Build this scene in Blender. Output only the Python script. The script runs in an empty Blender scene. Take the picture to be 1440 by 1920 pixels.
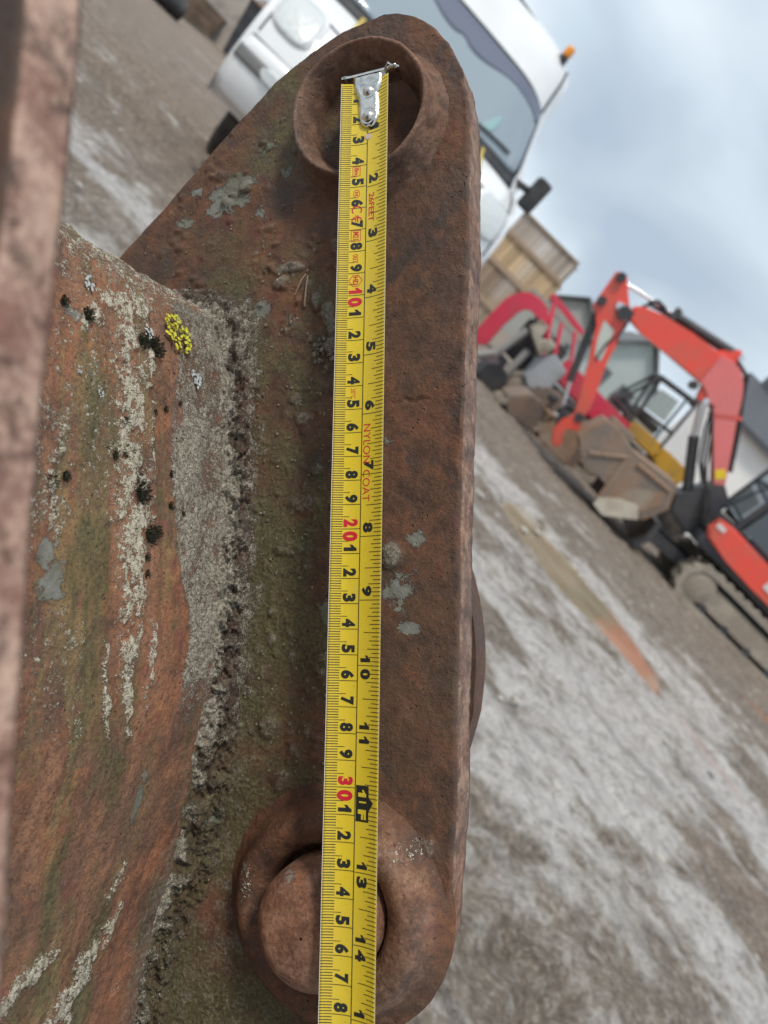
import bpy, bmesh, math, random
import numpy as np
from mathutils import Vector, Matrix

scene = bpy.context.scene
col = scene.collection
R = math.radians
random.seed(7)

# ------------------------------------------------------------------ camera
PITCH, ROLL, CAMH = 16.8, 45.0, 0.85
F_DIR = Vector((0, math.cos(R(PITCH)), -math.sin(R(PITCH))))
_r0 = Vector((1, 0, 0)); _u0 = Vector((0, math.sin(R(PITCH)), math.cos(R(PITCH))))
C_R = _r0 * math.cos(R(ROLL)) + _u0 * math.sin(R(ROLL))
C_U = -_r0 * math.sin(R(ROLL)) + _u0 * math.cos(R(ROLL))
cam_d = bpy.data.cameras.new('camera')
cam = bpy.data.objects.new('camera', cam_d); col.objects.link(cam)
CAM_M = Matrix((( C_R.x, C_U.x, -F_DIR.x, 0), (C_R.y, C_U.y, -F_DIR.y, 0), (C_R.z, C_U.z, -F_DIR.z, CAMH), (0, 0, 0, 1)))
cam.matrix_world = CAM_M
cam_d.sensor_width = 36.0; cam_d.lens = 27.06
cam_d.clip_start = 0.01; cam_d.clip_end = 2000
cam_d.dof.use_dof = True; cam_d.dof.focus_distance = 0.318; cam_d.dof.aperture_fstop = 11.5
scene.camera = cam

# ------------------------------------------------------------------ world and sun
SUN_EL, SUN_AZ = 64.0, 212.0          # azimuth clockwise from +Y
world = bpy.data.worlds.new('World'); scene.world = world; world.use_nodes = True
wn = world.node_tree.nodes; wl = world.node_tree.links; wn.clear()
def W(t, **kw):
    n = wn.new(t)
    for k, v in kw.items(): setattr(n, k, v)
    return n
w_out = W('ShaderNodeOutputWorld'); w_bg1 = W('ShaderNodeBackground'); w_bg2 = W('ShaderNodeBackground'); w_mix = W('ShaderNodeMixShader')
sky = W('ShaderNodeTexSky', sky_type='NISHITA', sun_disc=False)
sky.sun_elevation = R(SUN_EL); sky.sun_rotation = R(SUN_AZ); sky.air_density = 1.0; sky.dust_density = 2.0
w_bg1.inputs['Strength'].default_value = 0.10
w_tc = W('ShaderNodeTexCoord'); w_sep = W('ShaderNodeSeparateXYZ')
wl.new(w_tc.outputs['Generated'], w_sep.inputs[0])
w_add = W('ShaderNodeMath', operation='ADD'); w_add.inputs[1].default_value = 0.5
w_abs = W('ShaderNodeMath', operation='MAXIMUM'); w_abs.inputs[1].default_value = 0.0
wl.new(w_sep.outputs[2], w_abs.inputs[0]); wl.new(w_abs.outputs[0], w_add.inputs[0])
w_dx = W('ShaderNodeMath', operation='DIVIDE'); w_dy = W('ShaderNodeMath', operation='DIVIDE')
wl.new(w_sep.outputs[0], w_dx.inputs[0]); wl.new(w_add.outputs[0], w_dx.inputs[1])
wl.new(w_sep.outputs[1], w_dy.inputs[0]); wl.new(w_add.outputs[0], w_dy.inputs[1])
w_com = W('ShaderNodeCombineXYZ'); wl.new(w_dx.outputs[0], w_com.inputs[0]); wl.new(w_dy.outputs[0], w_com.inputs[1])
w_n1 = W('ShaderNodeTexNoise'); w_n1.inputs['Scale'].default_value = 2.3; w_n1.inputs['Detail'].default_value = 4; w_n1.inputs['Roughness'].default_value = 0.40; w_n1.inputs['Distortion'].default_value = 0.35
w_mp = W('ShaderNodeMapping'); w_mp.inputs['Location'].default_value = (11.9, 5.3, 0); wl.new(w_com.outputs[0], w_mp.inputs[0]); wl.new(w_mp.outputs[0], w_n1.inputs['Vector'])
w_r1 = W('ShaderNodeValToRGB')
w_r1.color_ramp.elements[0].position = 0.34; w_r1.color_ramp.elements[0].color = (0.34, 0.41, 0.50, 1)
w_r1.color_ramp.elements[1].position = 0.70; w_r1.color_ramp.elements[1].color = (0.66, 0.72, 0.77, 1)
e = w_r1.color_ramp.elements.new(0.5); e.color = (0.47, 0.55, 0.62, 1)
e = w_r1.color_ramp.elements.new(0.44); e.color = (0.41, 0.48, 0.55, 1)
wl.new(w_n1.outputs['Fac'], w_r1.inputs[0]); wl.new(w_r1.outputs[0], w_bg2.inputs['Color'])
w_bg2.inputs['Strength'].default_value = 0.86
w_n2 = W('ShaderNodeTexNoise'); w_n2.inputs['Scale'].default_value = 0.9; w_n2.inputs['Detail'].default_value = 4
wl.new(w_com.outputs[0], w_n2.inputs['Vector'])
w_r2 = W('ShaderNodeValToRGB'); w_r2.color_ramp.elements[0].position = 0.25; w_r2.color_ramp.elements[0].color = (.78, .78, .78, 1); w_r2.color_ramp.elements[1].position = 0.5
wl.new(w_n2.outputs['Fac'], w_r2.inputs[0]); wl.new(w_r2.outputs[0], w_mix.inputs[0])
wl.new(sky.outputs[0], w_bg1.inputs['Color']); wl.new(w_bg1.outputs[0], w_mix.inputs[1]); wl.new(w_bg2.outputs[0], w_mix.inputs[2]); wl.new(w_mix.outputs[0], w_out.inputs[0])

sun_d = bpy.data.lights.new('sun', 'SUN'); sun_d.energy = 1.5; sun_d.angle = R(10); sun_d.color = (1.0, 0.93, 0.83)
sun = bpy.data.objects.new('sun', sun_d); col.objects.link(sun)
_sd = Vector((math.sin(R(SUN_AZ)) * math.cos(R(SUN_EL)), math.cos(R(SUN_AZ)) * math.cos(R(SUN_EL)), math.sin(R(SUN_EL))))
sun.rotation_euler = _sd.to_track_quat('Z', 'Y').to_euler()

scene.view_settings.view_transform = 'Standard'; scene.view_settings.look = 'None'
scene.view_settings.gamma = 1.0; scene.view_settings.use_curve_mapping = False
scene.view_settings.exposure = 0.72

# ------------------------------------------------------------------ noise (numpy)
def _hash(ix, iy, seed):
    h = (ix.astype(np.int64) * 374761393 + iy.astype(np.int64) * 668265263 + seed * 974711) & 0xffffffff
    h = ((h ^ (h >> 13)) * 1274126177) & 0xffffffff
    h = (h ^ (h >> 16)) & 0xffffff
    return h / float(0xffffff)
def vnoise(x, y, seed=0):
    x = np.asarray(x, float); y = np.asarray(y, float)
    ix = np.floor(x); iy = np.floor(y); fx = x - ix; fy = y - iy
    fx = fx * fx * (3 - 2 * fx); fy = fy * fy * (3 - 2 * fy)
    a = _hash(ix, iy, seed); b = _hash(ix + 1, iy, seed); c = _hash(ix, iy + 1, seed); d = _hash(ix + 1, iy + 1, seed)
    return (a + (b - a) * fx) * (1 - fy) + (c + (d - c) * fx) * fy
def fbm(x, y, seed=0, oct=4, gain=0.5):
    s = 0; a = 1; t = 0
    for o in range(oct):
        s = s + a * vnoise(np.asarray(x) * 2 ** o + 17.3 * o, np.asarray(y) * 2 ** o - 9.1 * o, seed + o); t += a; a *= gain
    return s / t          # 0..1
def smooth(a, b, x):
    t = np.clip((np.asarray(x, float) - a) / (b - a), 0, 1); return t * t * (3 - 2 * t)
def blob(x, y, cx, cy, rx, ry, rot=0.0):
    c, s = math.cos(rot), math.sin(rot); dx = x - cx; dy = y - cy
    return np.clip(1.25 - np.sqrt(((dx * c + dy * s) / rx) ** 2 + ((-dx * s + dy * c) / ry) ** 2), 0, 1)

# ------------------------------------------------------------------ materials
class NB:
    def __init__(s, name):
        s.m = bpy.data.materials.new(name); s.m.use_nodes = True; s.t = s.m.node_tree; s.n = s.t.nodes; s.l = s.t.links
        s.b = s.n['Principled BSDF']; s.tc = s.n.new('ShaderNodeTexCoord')
        s.vec = s.tc.outputs['Object']
    def put(s, sock, v):
        if hasattr(v, 'links'): s.l.new(v, sock)
        elif isinstance(v, (tuple, list)) and len(v) == 3 and sock.type == 'RGBA': sock.default_value = (*v, 1)
        else: sock.default_value = v
    def noise(s, scale, detail=4, rough=0.5, dist=0.0, vec=None, stretch=None):
        n = s.n.new('ShaderNodeTexNoise'); n.inputs['Scale'].default_value = scale; n.inputs['Detail'].default_value = detail
        n.inputs['Roughness'].default_value = rough; n.inputs['Distortion'].default_value = dist
        v = vec or s.vec
        if stretch:
            mp = s.n.new('ShaderNodeMapping'); mp.inputs['Scale'].default_value = stretch; s.l.new(v, mp.inputs['Vector']); v = mp.outputs[0]
        s.l.new(v, n.inputs['Vector']); return n.outputs['Fac']
    def voro(s, scale, feat='F1', rand=1.0):
        n = s.n.new('ShaderNodeTexVoronoi'); n.feature = feat; n.inputs['Scale'].default_value = scale; n.inputs['Randomness'].default_value = rand
        s.l.new(s.vec, n.inputs['Vector']); return n.outputs['Distance']
    def math(s, op, a, b=0.0, clamp=False):
        n = s.n.new('ShaderNodeMath'); n.operation = op; n.use_clamp = clamp; s.put(n.inputs[0], a); s.put(n.inputs[1], b); return n.outputs[0]
    def map(s, v, a, b, c=0.0, d=1.0, smooth=True):
        n = s.n.new('ShaderNodeMapRange'); n.interpolation_type = 'SMOOTHSTEP' if smooth else 'LINEAR'
        s.put(n.inputs[0], v); s.put(n.inputs[1], a); s.put(n.inputs[2], b); s.put(n.inputs[3], c); s.put(n.inputs[4], d); return n.outputs[0]
    def mix(s, f, a, b, mode='MIX'):
        n = s.n.new('ShaderNodeMix'); n.data_type = 'RGBA'; n.blend_type = mode; s.put(n.inputs[0], f); s.put(n.inputs[6], a); s.put(n.inputs[7], b); return n.outputs[2]
    def ramp(s, f, stops):
        n = s.n.new('ShaderNodeValToRGB'); s.put(n.inputs[0], f); cr = n.color_ramp
        cr.elements[0].position, cr.elements[0].color = stops[0][0], (*stops[0][1], 1)
        cr.elements[1].position, cr.elements[1].color = stops[-1][0], (*stops[-1][1], 1)
        for p, c in stops[1:-1]:
            e = cr.elements.new(p); e.color = (*c, 1)
        return n.outputs[0]
    def attr(s, name):
        n = s.n.new('ShaderNodeAttribute'); n.attribute_name = name; return n.outputs['Fac']
    def bump(s, h, dist=0.001, strength=1.0, normal=None):
        n = s.n.new('ShaderNodeBump'); n.inputs['Distance'].default_value = dist; n.inputs['Strength'].default_value = strength
        s.put(n.inputs['Height'], h)
        if normal is not None: s.l.new(normal, n.inputs['Normal'])
        return n.outputs[0]
    def done(s, color, rough=0.6, metal=0.0, normal=None, spec=None, coat=None):
        s.put(s.b.inputs['Base Color'], color); s.put(s.b.inputs['Roughness'], rough); s.put(s.b.inputs['Metallic'], metal)
        if normal is not None: s.l.new(normal, s.b.inputs['Normal'])
        if spec is not None: s.put(s.b.inputs['Specular IOR Level'], spec)
        if coat is not None: s.put(s.b.inputs['Coat Weight'], coat); s.b.inputs['Coat Roughness'].default_value = 0.06
        return s.m

def painted(name, c, rough=0.35, dirt=(0.16, 0.13, 0.10), amount=0.35, scale=3.0, coat=0.0, metal=0.0, bump=0.0):
    b = NB(name)
    n1 = b.noise(scale, 6, 0.6); n2 = b.noise(scale * 9, 4, 0.6)
    v = b.mix(b.map(n2, 0.3, 0.7, 0, 0.25), c, tuple(min(1, x * 1.25 + 0.01) for x in c))
    f = b.map(b.math('ADD', n1, b.math('MULTIPLY', n2, 0.35)), 0.58, 0.85, 0, amount)
    colr = b.mix(f, v, dirt)
    rg = b.map(f, 0, 1, rough, 0.85)
    nrm = b.bump(n2, bump) if bump else None
    return b.done(colr, rg, metal, nrm, coat=coat or None)

def rust_material(name, dark=1.0, bumpd=0.0013, edge=((0.19, 0.092, 0.062), (0.52, 0.335, 0.235))):
    """rusted steel plate with flaking grey-green paint, soil, algae and lichen driven by the attributes painted on the mesh"""
    b = NB(name)
    n1 = b.noise(26, 6, 0.62, 0.4); n2 = b.noise(140, 6, 0.65, 0.3); n3 = b.noise(620, 5, 0.7); n4 = b.noise(1700, 3, 0.7)
    base = b.math('ADD', b.math('MULTIPLY', n1, 0.55), b.math('MULTIPLY', n2, 0.45))
    c = b.ramp(base, [(0.36, (0.060 * dark, 0.032 * dark, 0.022 * dark)), (0.44, (0.135 * dark, 0.060 * dark, 0.036 * dark)), (0.50, (0.21 * dark, 0.092 * dark, 0.050 * dark)),
                      (0.56, (0.275 * dark, 0.110 * dark, 0.056 * dark)), (0.65, (0.35 * dark, 0.165 * dark, 0.075 * dark))])
    big = b.noise(9, 4, 0.55, 0.6)
    c = b.mix(b.map(big, 0.42, 0.60, 0.0, 0.55), c, b.mix(n2, (0.085 * dark, 0.053 * dark, 0.036 * dark), (0.18 * dark, 0.112 * dark, 0.072 * dark)))
    stv = b.noise(60, 5, 0.62, 0.3, stretch=(1, .16, 1))
    stk = b.attr('streak')
    c = b.mix(b.math('MULTIPLY', stk, b.map(stv, 0.46, 0.62)), c, b.mix(n3, (0.16 * dark, 0.085 * dark, 0.05 * dark), (0.38 * dark, 0.185 * dark, 0.105 * dark)))
    c = b.mix(b.math('MULTIPLY', stk, b.map(stv, 0.50, 0.40, 0, .6)), c, b.mix(n3, (0.12 * dark, 0.10 * dark, 0.042 * dark), (0.30 * dark, 0.25 * dark, 0.11 * dark)))
    # purple-grey mill scale
    ms = b.map(b.noise(48, 5, 0.6, 0.5, stretch=(1, .7, 1)), 0.5, 0.64)
    c = b.mix(b.math('MULTIPLY', ms, 0.6), c, (0.110 * dark, 0.066 * dark, 0.048 * dark))
    # bright orange rust blooms
    orr = b.map(b.math('ADD', b.math('MULTIPLY', b.noise(60, 5, 0.7, 1.0), 0.7), b.math('MULTIPLY', n3, 0.3)), 0.55, 0.68)
    c = b.mix(b.math('MULTIPLY', orr, b.math('ADD', 0.35, b.math('MULTIPLY', b.attr('orange'), 0.6))), c, (0.36 * dark, 0.125 * dark, 0.045 * dark))
    # fine speckle
    g34 = b.math('ADD', b.math('MULTIPLY', n3, .45), b.math('MULTIPLY', n4, .55))
    c = b.mix(b.map(g34, 0.40, 0.52, 0.62, 0.0), c, (0.050, 0.033, 0.024))
    c = b.mix(b.map(g34, 0.54, 0.66, 0.0, 0.38), c, (0.38 * dark, 0.225 * dark, 0.130 * dark))
    scm = b.map(b.math('ADD', b.attr('scorch'), b.math('MULTIPLY', b.math('SUBTRACT', n2, .5), 1.2)), .35, .8); c = b.mix(b.math('MULTIPLY', scm, .75), c, (0.040, 0.034, 0.030))
    isl = b.voro(75, 'F1'); fl = b.map(b.math('ADD', isl, b.math('MULTIPLY', b.math('SUBTRACT', n2, .5), .9)), .18, .34, .55, 0.0)
    c = b.mix(b.math('MULTIPLY', fl, b.map(b.noise(22, 3, .5), .48, .6)), c, b.mix(n3, (0.10 * dark, 0.040 * dark, 0.034 * dark), (0.26 * dark, 0.085 * dark, 0.060 * dark)))
    # pits
    pit = b.map(b.voro(330), 0.0, 0.22, 1.0, 0.0); pit = b.math('MULTIPLY', pit, b.map(b.noise(90, 3), 0.52, 0.62))
    c = b.mix(b.math('MULTIPLY', pit, 0.8), c, (0.03, 0.018, 0.015))
    # grey-green paint
    pa = b.attr('paint'); pm = b.math('ADD', pa, b.math('MULTIPLY', b.math('SUBTRACT', b.math('ADD', b.math('MULTIPLY', b.noise(95, 6, 0.68, 0.6), 0.75), b.math('MULTIPLY', n3, 0.25)), 0.5), 2.4))
    pmask = b.map(pm, 0.50, 0.60)
    pc = b.ramp(n2, [(0.3, (0.12, 0.13, 0.10)), (0.5, (0.21, 0.22, 0.19)), (0.7, (0.27, 0.29, 0.28))])
    c = b.mix(b.math('MULTIPLY', pmask, 0.85), c, pc)
    # green-brown algae film
    al = b.attr('algae'); am = b.map(b.math('ADD', al, b.math('MULTIPLY', b.math('SUBTRACT', b.math('ADD', b.math('MULTIPLY', n2, .6), b.math('MULTIPLY', n3, .4)), 0.5), 1.6)), 0.35, 0.95)
    ac = b.ramp(n3, [(0.35, (0.040, 0.038, 0.020)), (0.65, (0.155, 0.145, 0.062))])
    c = b.mix(b.math('MULTIPLY', am, 0.75), c, ac)
    # dry soil film
    so = b.attr('soil'); sm = b.map(b.math('ADD', so, b.math('MULTIPLY', b.math('SUBTRACT', b.math('ADD', b.math('MULTIPLY', n2, .5), b.math('MULTIPLY', n3, .5)), 0.5), 2.0)), 0.4, 0.9)
    sc = b.ramp(n3, [(0.3, (0.075, 0.060, 0.045)), (0.55, (0.19, 0.165, 0.13)), (0.75, (0.36, 0.33, 0.27))])
    c = b.mix(b.math('MULTIPLY', sm, 0.85), c, sc)
    # crusty lichen, granular
    li = b.attr('lichen'); lm = b.map(b.math('ADD', li, b.math('MULTIPLY', b.math('SUBTRACT', b.math('ADD', b.math('MULTIPLY', b.noise(420, 5, 0.7), .55), b.math('MULTIPLY', n4, .45)), 0.5), 5.2)), 0.55, 0.80)
    lm = b.math('MULTIPLY', lm, b.map(li, 0.03, 0.2))
    lc = b.ramp(b.math('ADD', b.math('MULTIPLY', n3, .45), b.math('MULTIPLY', n4, .55)), [(0.36, (0.22, 0.18, 0.11)), (0.47, (0.62, 0.55, 0.41)), (0.58, (0.86, 0.81, 0.67))])
    c = b.mix(lm, c, lc)
    # grey mineral crust
    cr = b.attr('crust'); cm = b.map(b.math('ADD', cr, b.math('MULTIPLY', b.math('SUBTRACT', b.math('ADD', b.math('MULTIPLY', b.noise(300, 5, 0.7), .5), b.math('MULTIPLY', n4, .5)), 0.5), 2.2)), 0.4, 0.7)
    cm = b.math('MULTIPLY', cm, b.map(cr, 0.03, 0.2))
    g4 = b.math('ADD', b.math('MULTIPLY', n4, .55), b.math('MULTIPLY', n3, .45))
    cc = b.ramp(g4, [(0.38, (0.07, 0.055, 0.04)), (0.48, (0.30, 0.26, 0.20)), (0.60, (0.68, 0.63, 0.52))])
    c = b.mix(cm, c, cc)
    hgt = b.math('ADD', b.math('MULTIPLY', n2, 0.55), b.math('ADD', b.math('MULTIPLY', n3, 0.42), b.math('MULTIPLY', n4, 0.14)))
    hgt = b.math('ADD', hgt, b.math('MULTIPLY', b.math('ADD', lm, cm), b.math('MULTIPLY', n4, 0.55)))
    hgt = b.math('ADD', hgt, b.math('SUBTRACT', b.math('MULTIPLY', pmask, 0.28), b.math('MULTIPLY', pit, 0.6)))
    nrm = b.bump(hgt, bumpd, 1.0)
    # dusty rust on flame-cut edges, painted brighter for the sky they face
    wm = b.math('MULTIPLY', b.attr('worn_skylit'), b.map(b.math('ADD', b.math('MULTIPLY', n2, .6), b.math('MULTIPLY', b.noise(45, 4, .6), .4)), 0.38, 0.58, 0.12, 1.0))
    c = b.mix(wm, c, b.mix(b.map(b.math('ADD', b.math('MULTIPLY', n3, .5), b.math('MULTIPLY', b.noise(75, 4, .6), .5)), .38, .62), *edge))
    rg = b.map(b.math('ADD', b.math('MULTIPLY', n1, .5), b.math('MULTIPLY', n3, .5)), 0.36, 0.62, 0.46, 0.85)
    rg = b.math('MAXIMUM', rg, b.math('MULTIPLY', b.math('ADD', lm, cm), .9))
    return b.done(c, rg, 0.0, nrm, spec=0.45)

# ------------------------------------------------------------------ mesh helpers
def link_mesh(name, verts, faces, mat=None, parent=None, smooth=False, attrs=None, loc=None):
    me = bpy.data.meshes.new(name); me.from_pydata([tuple(v) for v in verts], [], [tuple(f) for f in faces])
    if mat: me.materials.append(mat)
    if smooth: me.polygons.foreach_set('use_smooth', [True] * len(me.polygons))
    if attrs:
        for k, v in attrs.items():
            a = me.attributes.new(k, 'FLOAT', 'POINT'); a.data.foreach_set('value', np.asarray(v, np.float32).ravel())
    me.update()
    o = bpy.data.objects.new(name, me); col.objects.link(o)
    if parent: o.parent = parent
    if loc: o.location = loc
    return o
def grid_faces(nr, nc, closed=False):
    f = []
    for i in range(nr - 1):
        for j in range(nc - (0 if closed else 1)):
            k = (j + 1) % nc
            f.append((i * nc + j, i * nc + k, (i + 1) * nc + k, (i + 1) * nc + j))
    return f
def tag(o, label=None, cat=None, group=None, kind=None):
    if label: o['label'] = label
    if cat: o['category'] = cat
    if group: o['group'] = group
    if kind: o['kind'] = kind
    return o
def thing(name, label, cat, loc=(0, 0, 0), rz=0.0, group=None):
    o = bpy.data.objects.new(name, None); col.objects.link(o); o.empty_display_size = 0.1
    o.location = loc; o.rotation_euler = (0, 0, rz); return tag(o, label, cat, group)

class MB:
    """collects simple solids into one bmesh"""
    def __init__(s): s.bm = bmesh.new()
    def box(s, c, d, rot=None, bev=0.0):
        m = Matrix.Translation(c) @ (rot.to_4x4() if rot is not None else Matrix()) @ Matrix.Diagonal((*d, 1))
        r = bmesh.ops.create_cube(s.bm, size=1.0, matrix=m)
        if bev: 
            ed = list({e for v in r['verts'] for e in v.link_edges}); bmesh.ops.bevel(s.bm, geom=ed, offset=bev, segments=2, affect='EDGES', profile=0.6)
        return s
    def cyl(s, a, b, r, r2=None, seg=16):
        a = Vector(a); b = Vector(b); d = b - a; q = d.to_track_quat('Z', 'Y').to_matrix().to_4x4()
        bmesh.ops.create_cone(s.bm, cap_ends=True, segments=seg, radius1=r, radius2=r if r2 is None else r2, depth=d.length, matrix=Matrix.Translation((a + b) / 2) @ q)
        return s
    def prism(s, poly, y0, y1, bev=0.0, axes='xz'):
        """polygon in the x-z plane pushed from y0 to y1"""
        P = (lambda p, y: (p[0], y, p[1])) if axes == 'xz' else ((lambda p, y: (y, p[0], p[1])) if axes == 'yz' else (lambda p, y: (p[0], p[1], y)))
        v0 = [s.bm.verts.new(P(p, y0)) for p in poly]; v1 = [s.bm.verts.new(P(p, y1)) for p in poly]
        n = len(poly); fs = [s.bm.faces.new(v0), s.bm.faces.new(v1[::-1])]
        for i in range(n): fs.append(s.bm.faces.new((v0[i], v1[i], v1[(i + 1) % n], v0[(i + 1) % n])))
        if bev:
            ed = list({e for f in fs[:2] for e in f.edges}); bmesh.ops.bevel(s.bm, geom=ed, offset=bev, segments=2, affect='EDGES')
        return s
    def tube(s, pts, r, seg=8):
        pts = [Vector(p) for p in pts]; rings = []
        up = Vector((0.13, 0.27, 0.95))
        for i, p in enumerate(pts):
            t = (pts[min(i + 1, len(pts) - 1)] - pts[max(i - 1, 0)]).normalized()
            a = t.cross(up); a = a.normalized() if a.length > 1e-4 else Vector((1, 0, 0)); b2 = t.cross(a)
            rr = r[i] if isinstance(r, (list, tuple)) else r
            rings.append([s.bm.verts.new(p + (a * math.cos(2 * math.pi * k / seg) + b2 * math.sin(2 * math.pi * k / seg)) * rr) for k in range(seg)])
        for A, B in zip(rings[:-1], rings[1:]):
            for k in range(seg): s.bm.faces.new((A[k], A[(k + 1) % seg], B[(k + 1) % seg], B[k]))
        s.bm.faces.new(rings[0][::-1]); s.bm.faces.new(rings[-1]); return s
    def lathe(s, prof, m=Matrix(), seg=28):
        """prof: (radius, z)"""
        rings = [[s.bm.verts.new(m @ Vector((r * math.cos(2 * math.pi * k / seg), r * math.sin(2 * math.pi * k / seg), z))) for k in range(seg)] for r, z in prof]
        for A, B in zip(rings[:-1], rings[1:]):
            for k in range(seg): s.bm.faces.new((A[k], A[(k + 1) % seg], B[(k + 1) % seg], B[k]))
        if prof[0][0] > 1e-6: s.bm.faces.new(rings[0][::-1])
        if prof[-1][0] > 1e-6: s.bm.faces.new(rings[-1])
        return s
    def sphere(s, c, r, sc=(1, 1, 1), sub=2):
        bmesh.ops.create_icosphere(s.bm, subdivisions=sub, radius=r, matrix=Matrix.Translation(c) @ Matrix.Diagonal((*sc, 1))); return s
    def build(s, name, mat, parent=None, smooth=True, loc=None, angle=35):
        bmesh.ops.recalc_face_normals(s.bm, faces=s.bm.faces[:])
        me = bpy.data.meshes.new(name)
        if smooth:
            for f in s.bm.faces: f.smooth = True
            for ed in s.bm.edges:
                if len(ed.link_faces) == 2 and ed.calc_face_angle(3.0) > R(angle): ed.smooth = False
        s.bm.to_mesh(me); s.bm.free()
        if mat: me.materials.append(mat)
        o = bpy.data.objects.new(name, me); col.objects.link(o)
        if parent: o.parent = parent
        if loc: o.location = loc
        return o
def copy_thing(root, loc, rz=None, label=None):
    def rec(o, p):
        c = o.copy(); col.objects.link(c)
        if p: c.parent = p
        for ch in o.children: rec(ch, c)
        return c
    r = rec(root, None); r.location = loc
    if rz is not None: r.rotation_euler = (0, 0, rz)
    if label: r['label'] = label
    return r

# ================================================================== LARGE STRUCTURE
# ------------------------------------------------------------------ ground (one sheet, fine near the yard, out to the horizon)
def spaced(lo, hi, step, far):
    a = list(np.arange(lo, hi + 1e-6, step)); d = step; x = lo; left = []
    while x > -far:
        d *= 1.18; x -= d; left.append(x)
    d = step; x = hi; right = []
    while x < far:
        d *= 1.18; x += d; right.append(x)
    return np.array(left[::-1] + a + right)
gx = spaced(-4.0, 5.0, 0.03, 400); gy = spaced(0.4, 8.2, 0.03, 400)
GX, GY = np.meshgrid(gx, gy)
near = smooth(14, 9, np.hypot(GX, GY - 4))
PUD = [(0.48, 4.98), (0.62, 5.22), (0.9, 5.1), (1.14, 5.0), (1.38, 4.88), (1.51, 4.74), (1.67, 4.56), (1.81, 4.29), (1.68, 4.05), (1.48, 4.16), (1.27, 4.19), (1.12, 4.12), (0.94, 4.16), (0.77, 4.27), (0.63, 4.46), (0.5, 4.71)]
def poly_sd(x, y, P):
    """signed distance to a polygon, negative inside"""
    d = np.full(np.shape(x), 99.0); ins = np.zeros(np.shape(x), bool); n = len(P)
    for k in range(n):
        (x0, y0), (x1, y1) = P[k], P[(k + 1) % n]
        t = np.clip(((x - x0) * (x1 - x0) + (y - y0) * (y1 - y0)) / ((x1 - x0) ** 2 + (y1 - y0) ** 2), 0, 1)
        d = np.minimum(d, np.hypot(x - x0 - t * (x1 - x0), y - y0 - t * (y1 - y0)))
        c = ((y0 > y) != (y1 > y)) & (x < (x1 - x0) * (y - y0) / (y1 - y0 + 1e-12) + x0); ins ^= c
    return np.where(ins, -d, d)
ca, sa = math.cos(-0.55), math.sin(-0.55)
gu = GX * ca + GY * sa; gv = -GX * sa + GY * ca            # along / across the wheel tracks
gz = (fbm(GX * 0.7, GY * 0.7, 3, 3) - 0.5) * 0.07
ch = fbm(gu * 1.3, gv * 4.5, 11, 5, .6)                         # churned along the wheel tracks
gz = gz + (ch - 0.5) * 0.075 + (fbm(GX * 7, GY * 7, 21, 4, .6) - 0.5) * 0.045
rut = smooth(.30, .05, np.abs(((gv + .12 * np.sin(gu * 1.3)) % 1.15) - .5)) * smooth(.42, .6, fbm(gu * .3, gv * .8, 6, 2))
gz = gz - .035 * rut + 0.022 * rut * np.sin(gu * 48)
psd = poly_sd(GX + (fbm(GX * 3, GY * 3, 8, 3) - .5) * .14, GY + (fbm(GX * 3, GY * 3, 9, 3) - .5) * .14, PUD)
pdp = 1.0 + psd / 0.16
gz = np.where(pdp < 1.8, gz * smooth(0.9, 1.8, pdp), gz) - 0.035 * smooth(1.25, 0.75, pdp)
flatu = smooth(7.0, 8.0, GY) * smooth(10.5, 9.5, GY)
gz = gz * near
slurry = fbm(GX * 0.55, GY * 0.75, 31, 4)                      # where pale wet slurry lies
pale = np.clip(0.78 - 0.075 * np.maximum(GY - 3.0, 0) + (slurry - 0.5) * 1.5, 0, 1)
pale *= 1 - 0.9 * smooth(5.4, 6.6, GY + GX * 0.25 + (slurry - .5) * 1.2) * smooth(-1.2, 0.2, GX)
pale *= 1 - 0.95 * smooth(3.5, 4.4, GY + (slurry - .5) * 1.5) * smooth(-0.8, -1.8, GX)
pale *= 1 - 0.9 * blob(GX, GY, 1.95, 2.55, 0.55, 0.42, -0.6)
pale = np.clip(pale - (fbm(gu * 1.7, gv * 3.0, 45, 5, .62) - .47) * 2.4 * smooth(0.8, 1.4, GY) - .25 * rut, 0, 1)
pale = np.clip(pale - .06 + .75 * blob(GX, GY, .86, 2.05, .42, .62, -.3) + .4 * blob(GX, GY, 2.0, 3.5, .9, .3, -.5) + .3 * blob(GX, GY, .45, 4.6, .4, .6), 0, 1)
pale *= 1 - .6 * blob(GX, GY, 1.9, 2.5, 0.5, 0.4, -0.6)
pale *= 1 - .5 * blob(GX, GY, .85, 1.3, .4, .22)
brown = np.clip(blob(GX, GY, 1.95, 2.5, 0.75, 0.55, -0.6) * 1.3 + smooth(6, 9, GY) * 0.4 + smooth(-.8, -2, GX) * 0.95 * smooth(3.0, 4.2, GY), 0, 1)
red = np.clip(smooth(1.3, 0.9, pdp) * smooth(1.24, 1.36, GX - .25 * (GY - 4.4)) + blob(GX, GY, -0.02, 5.25, 0.28, 0.1) + 0.8 * blob(GX, GY, 3.55, 6.3, 0.4, 0.16) + blob(GX, GY, 2.1, 3.85, .3, .1, -.6) * .4, 0, 1)
wetp = smooth(1.9, 1.0, pdp)

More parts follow.
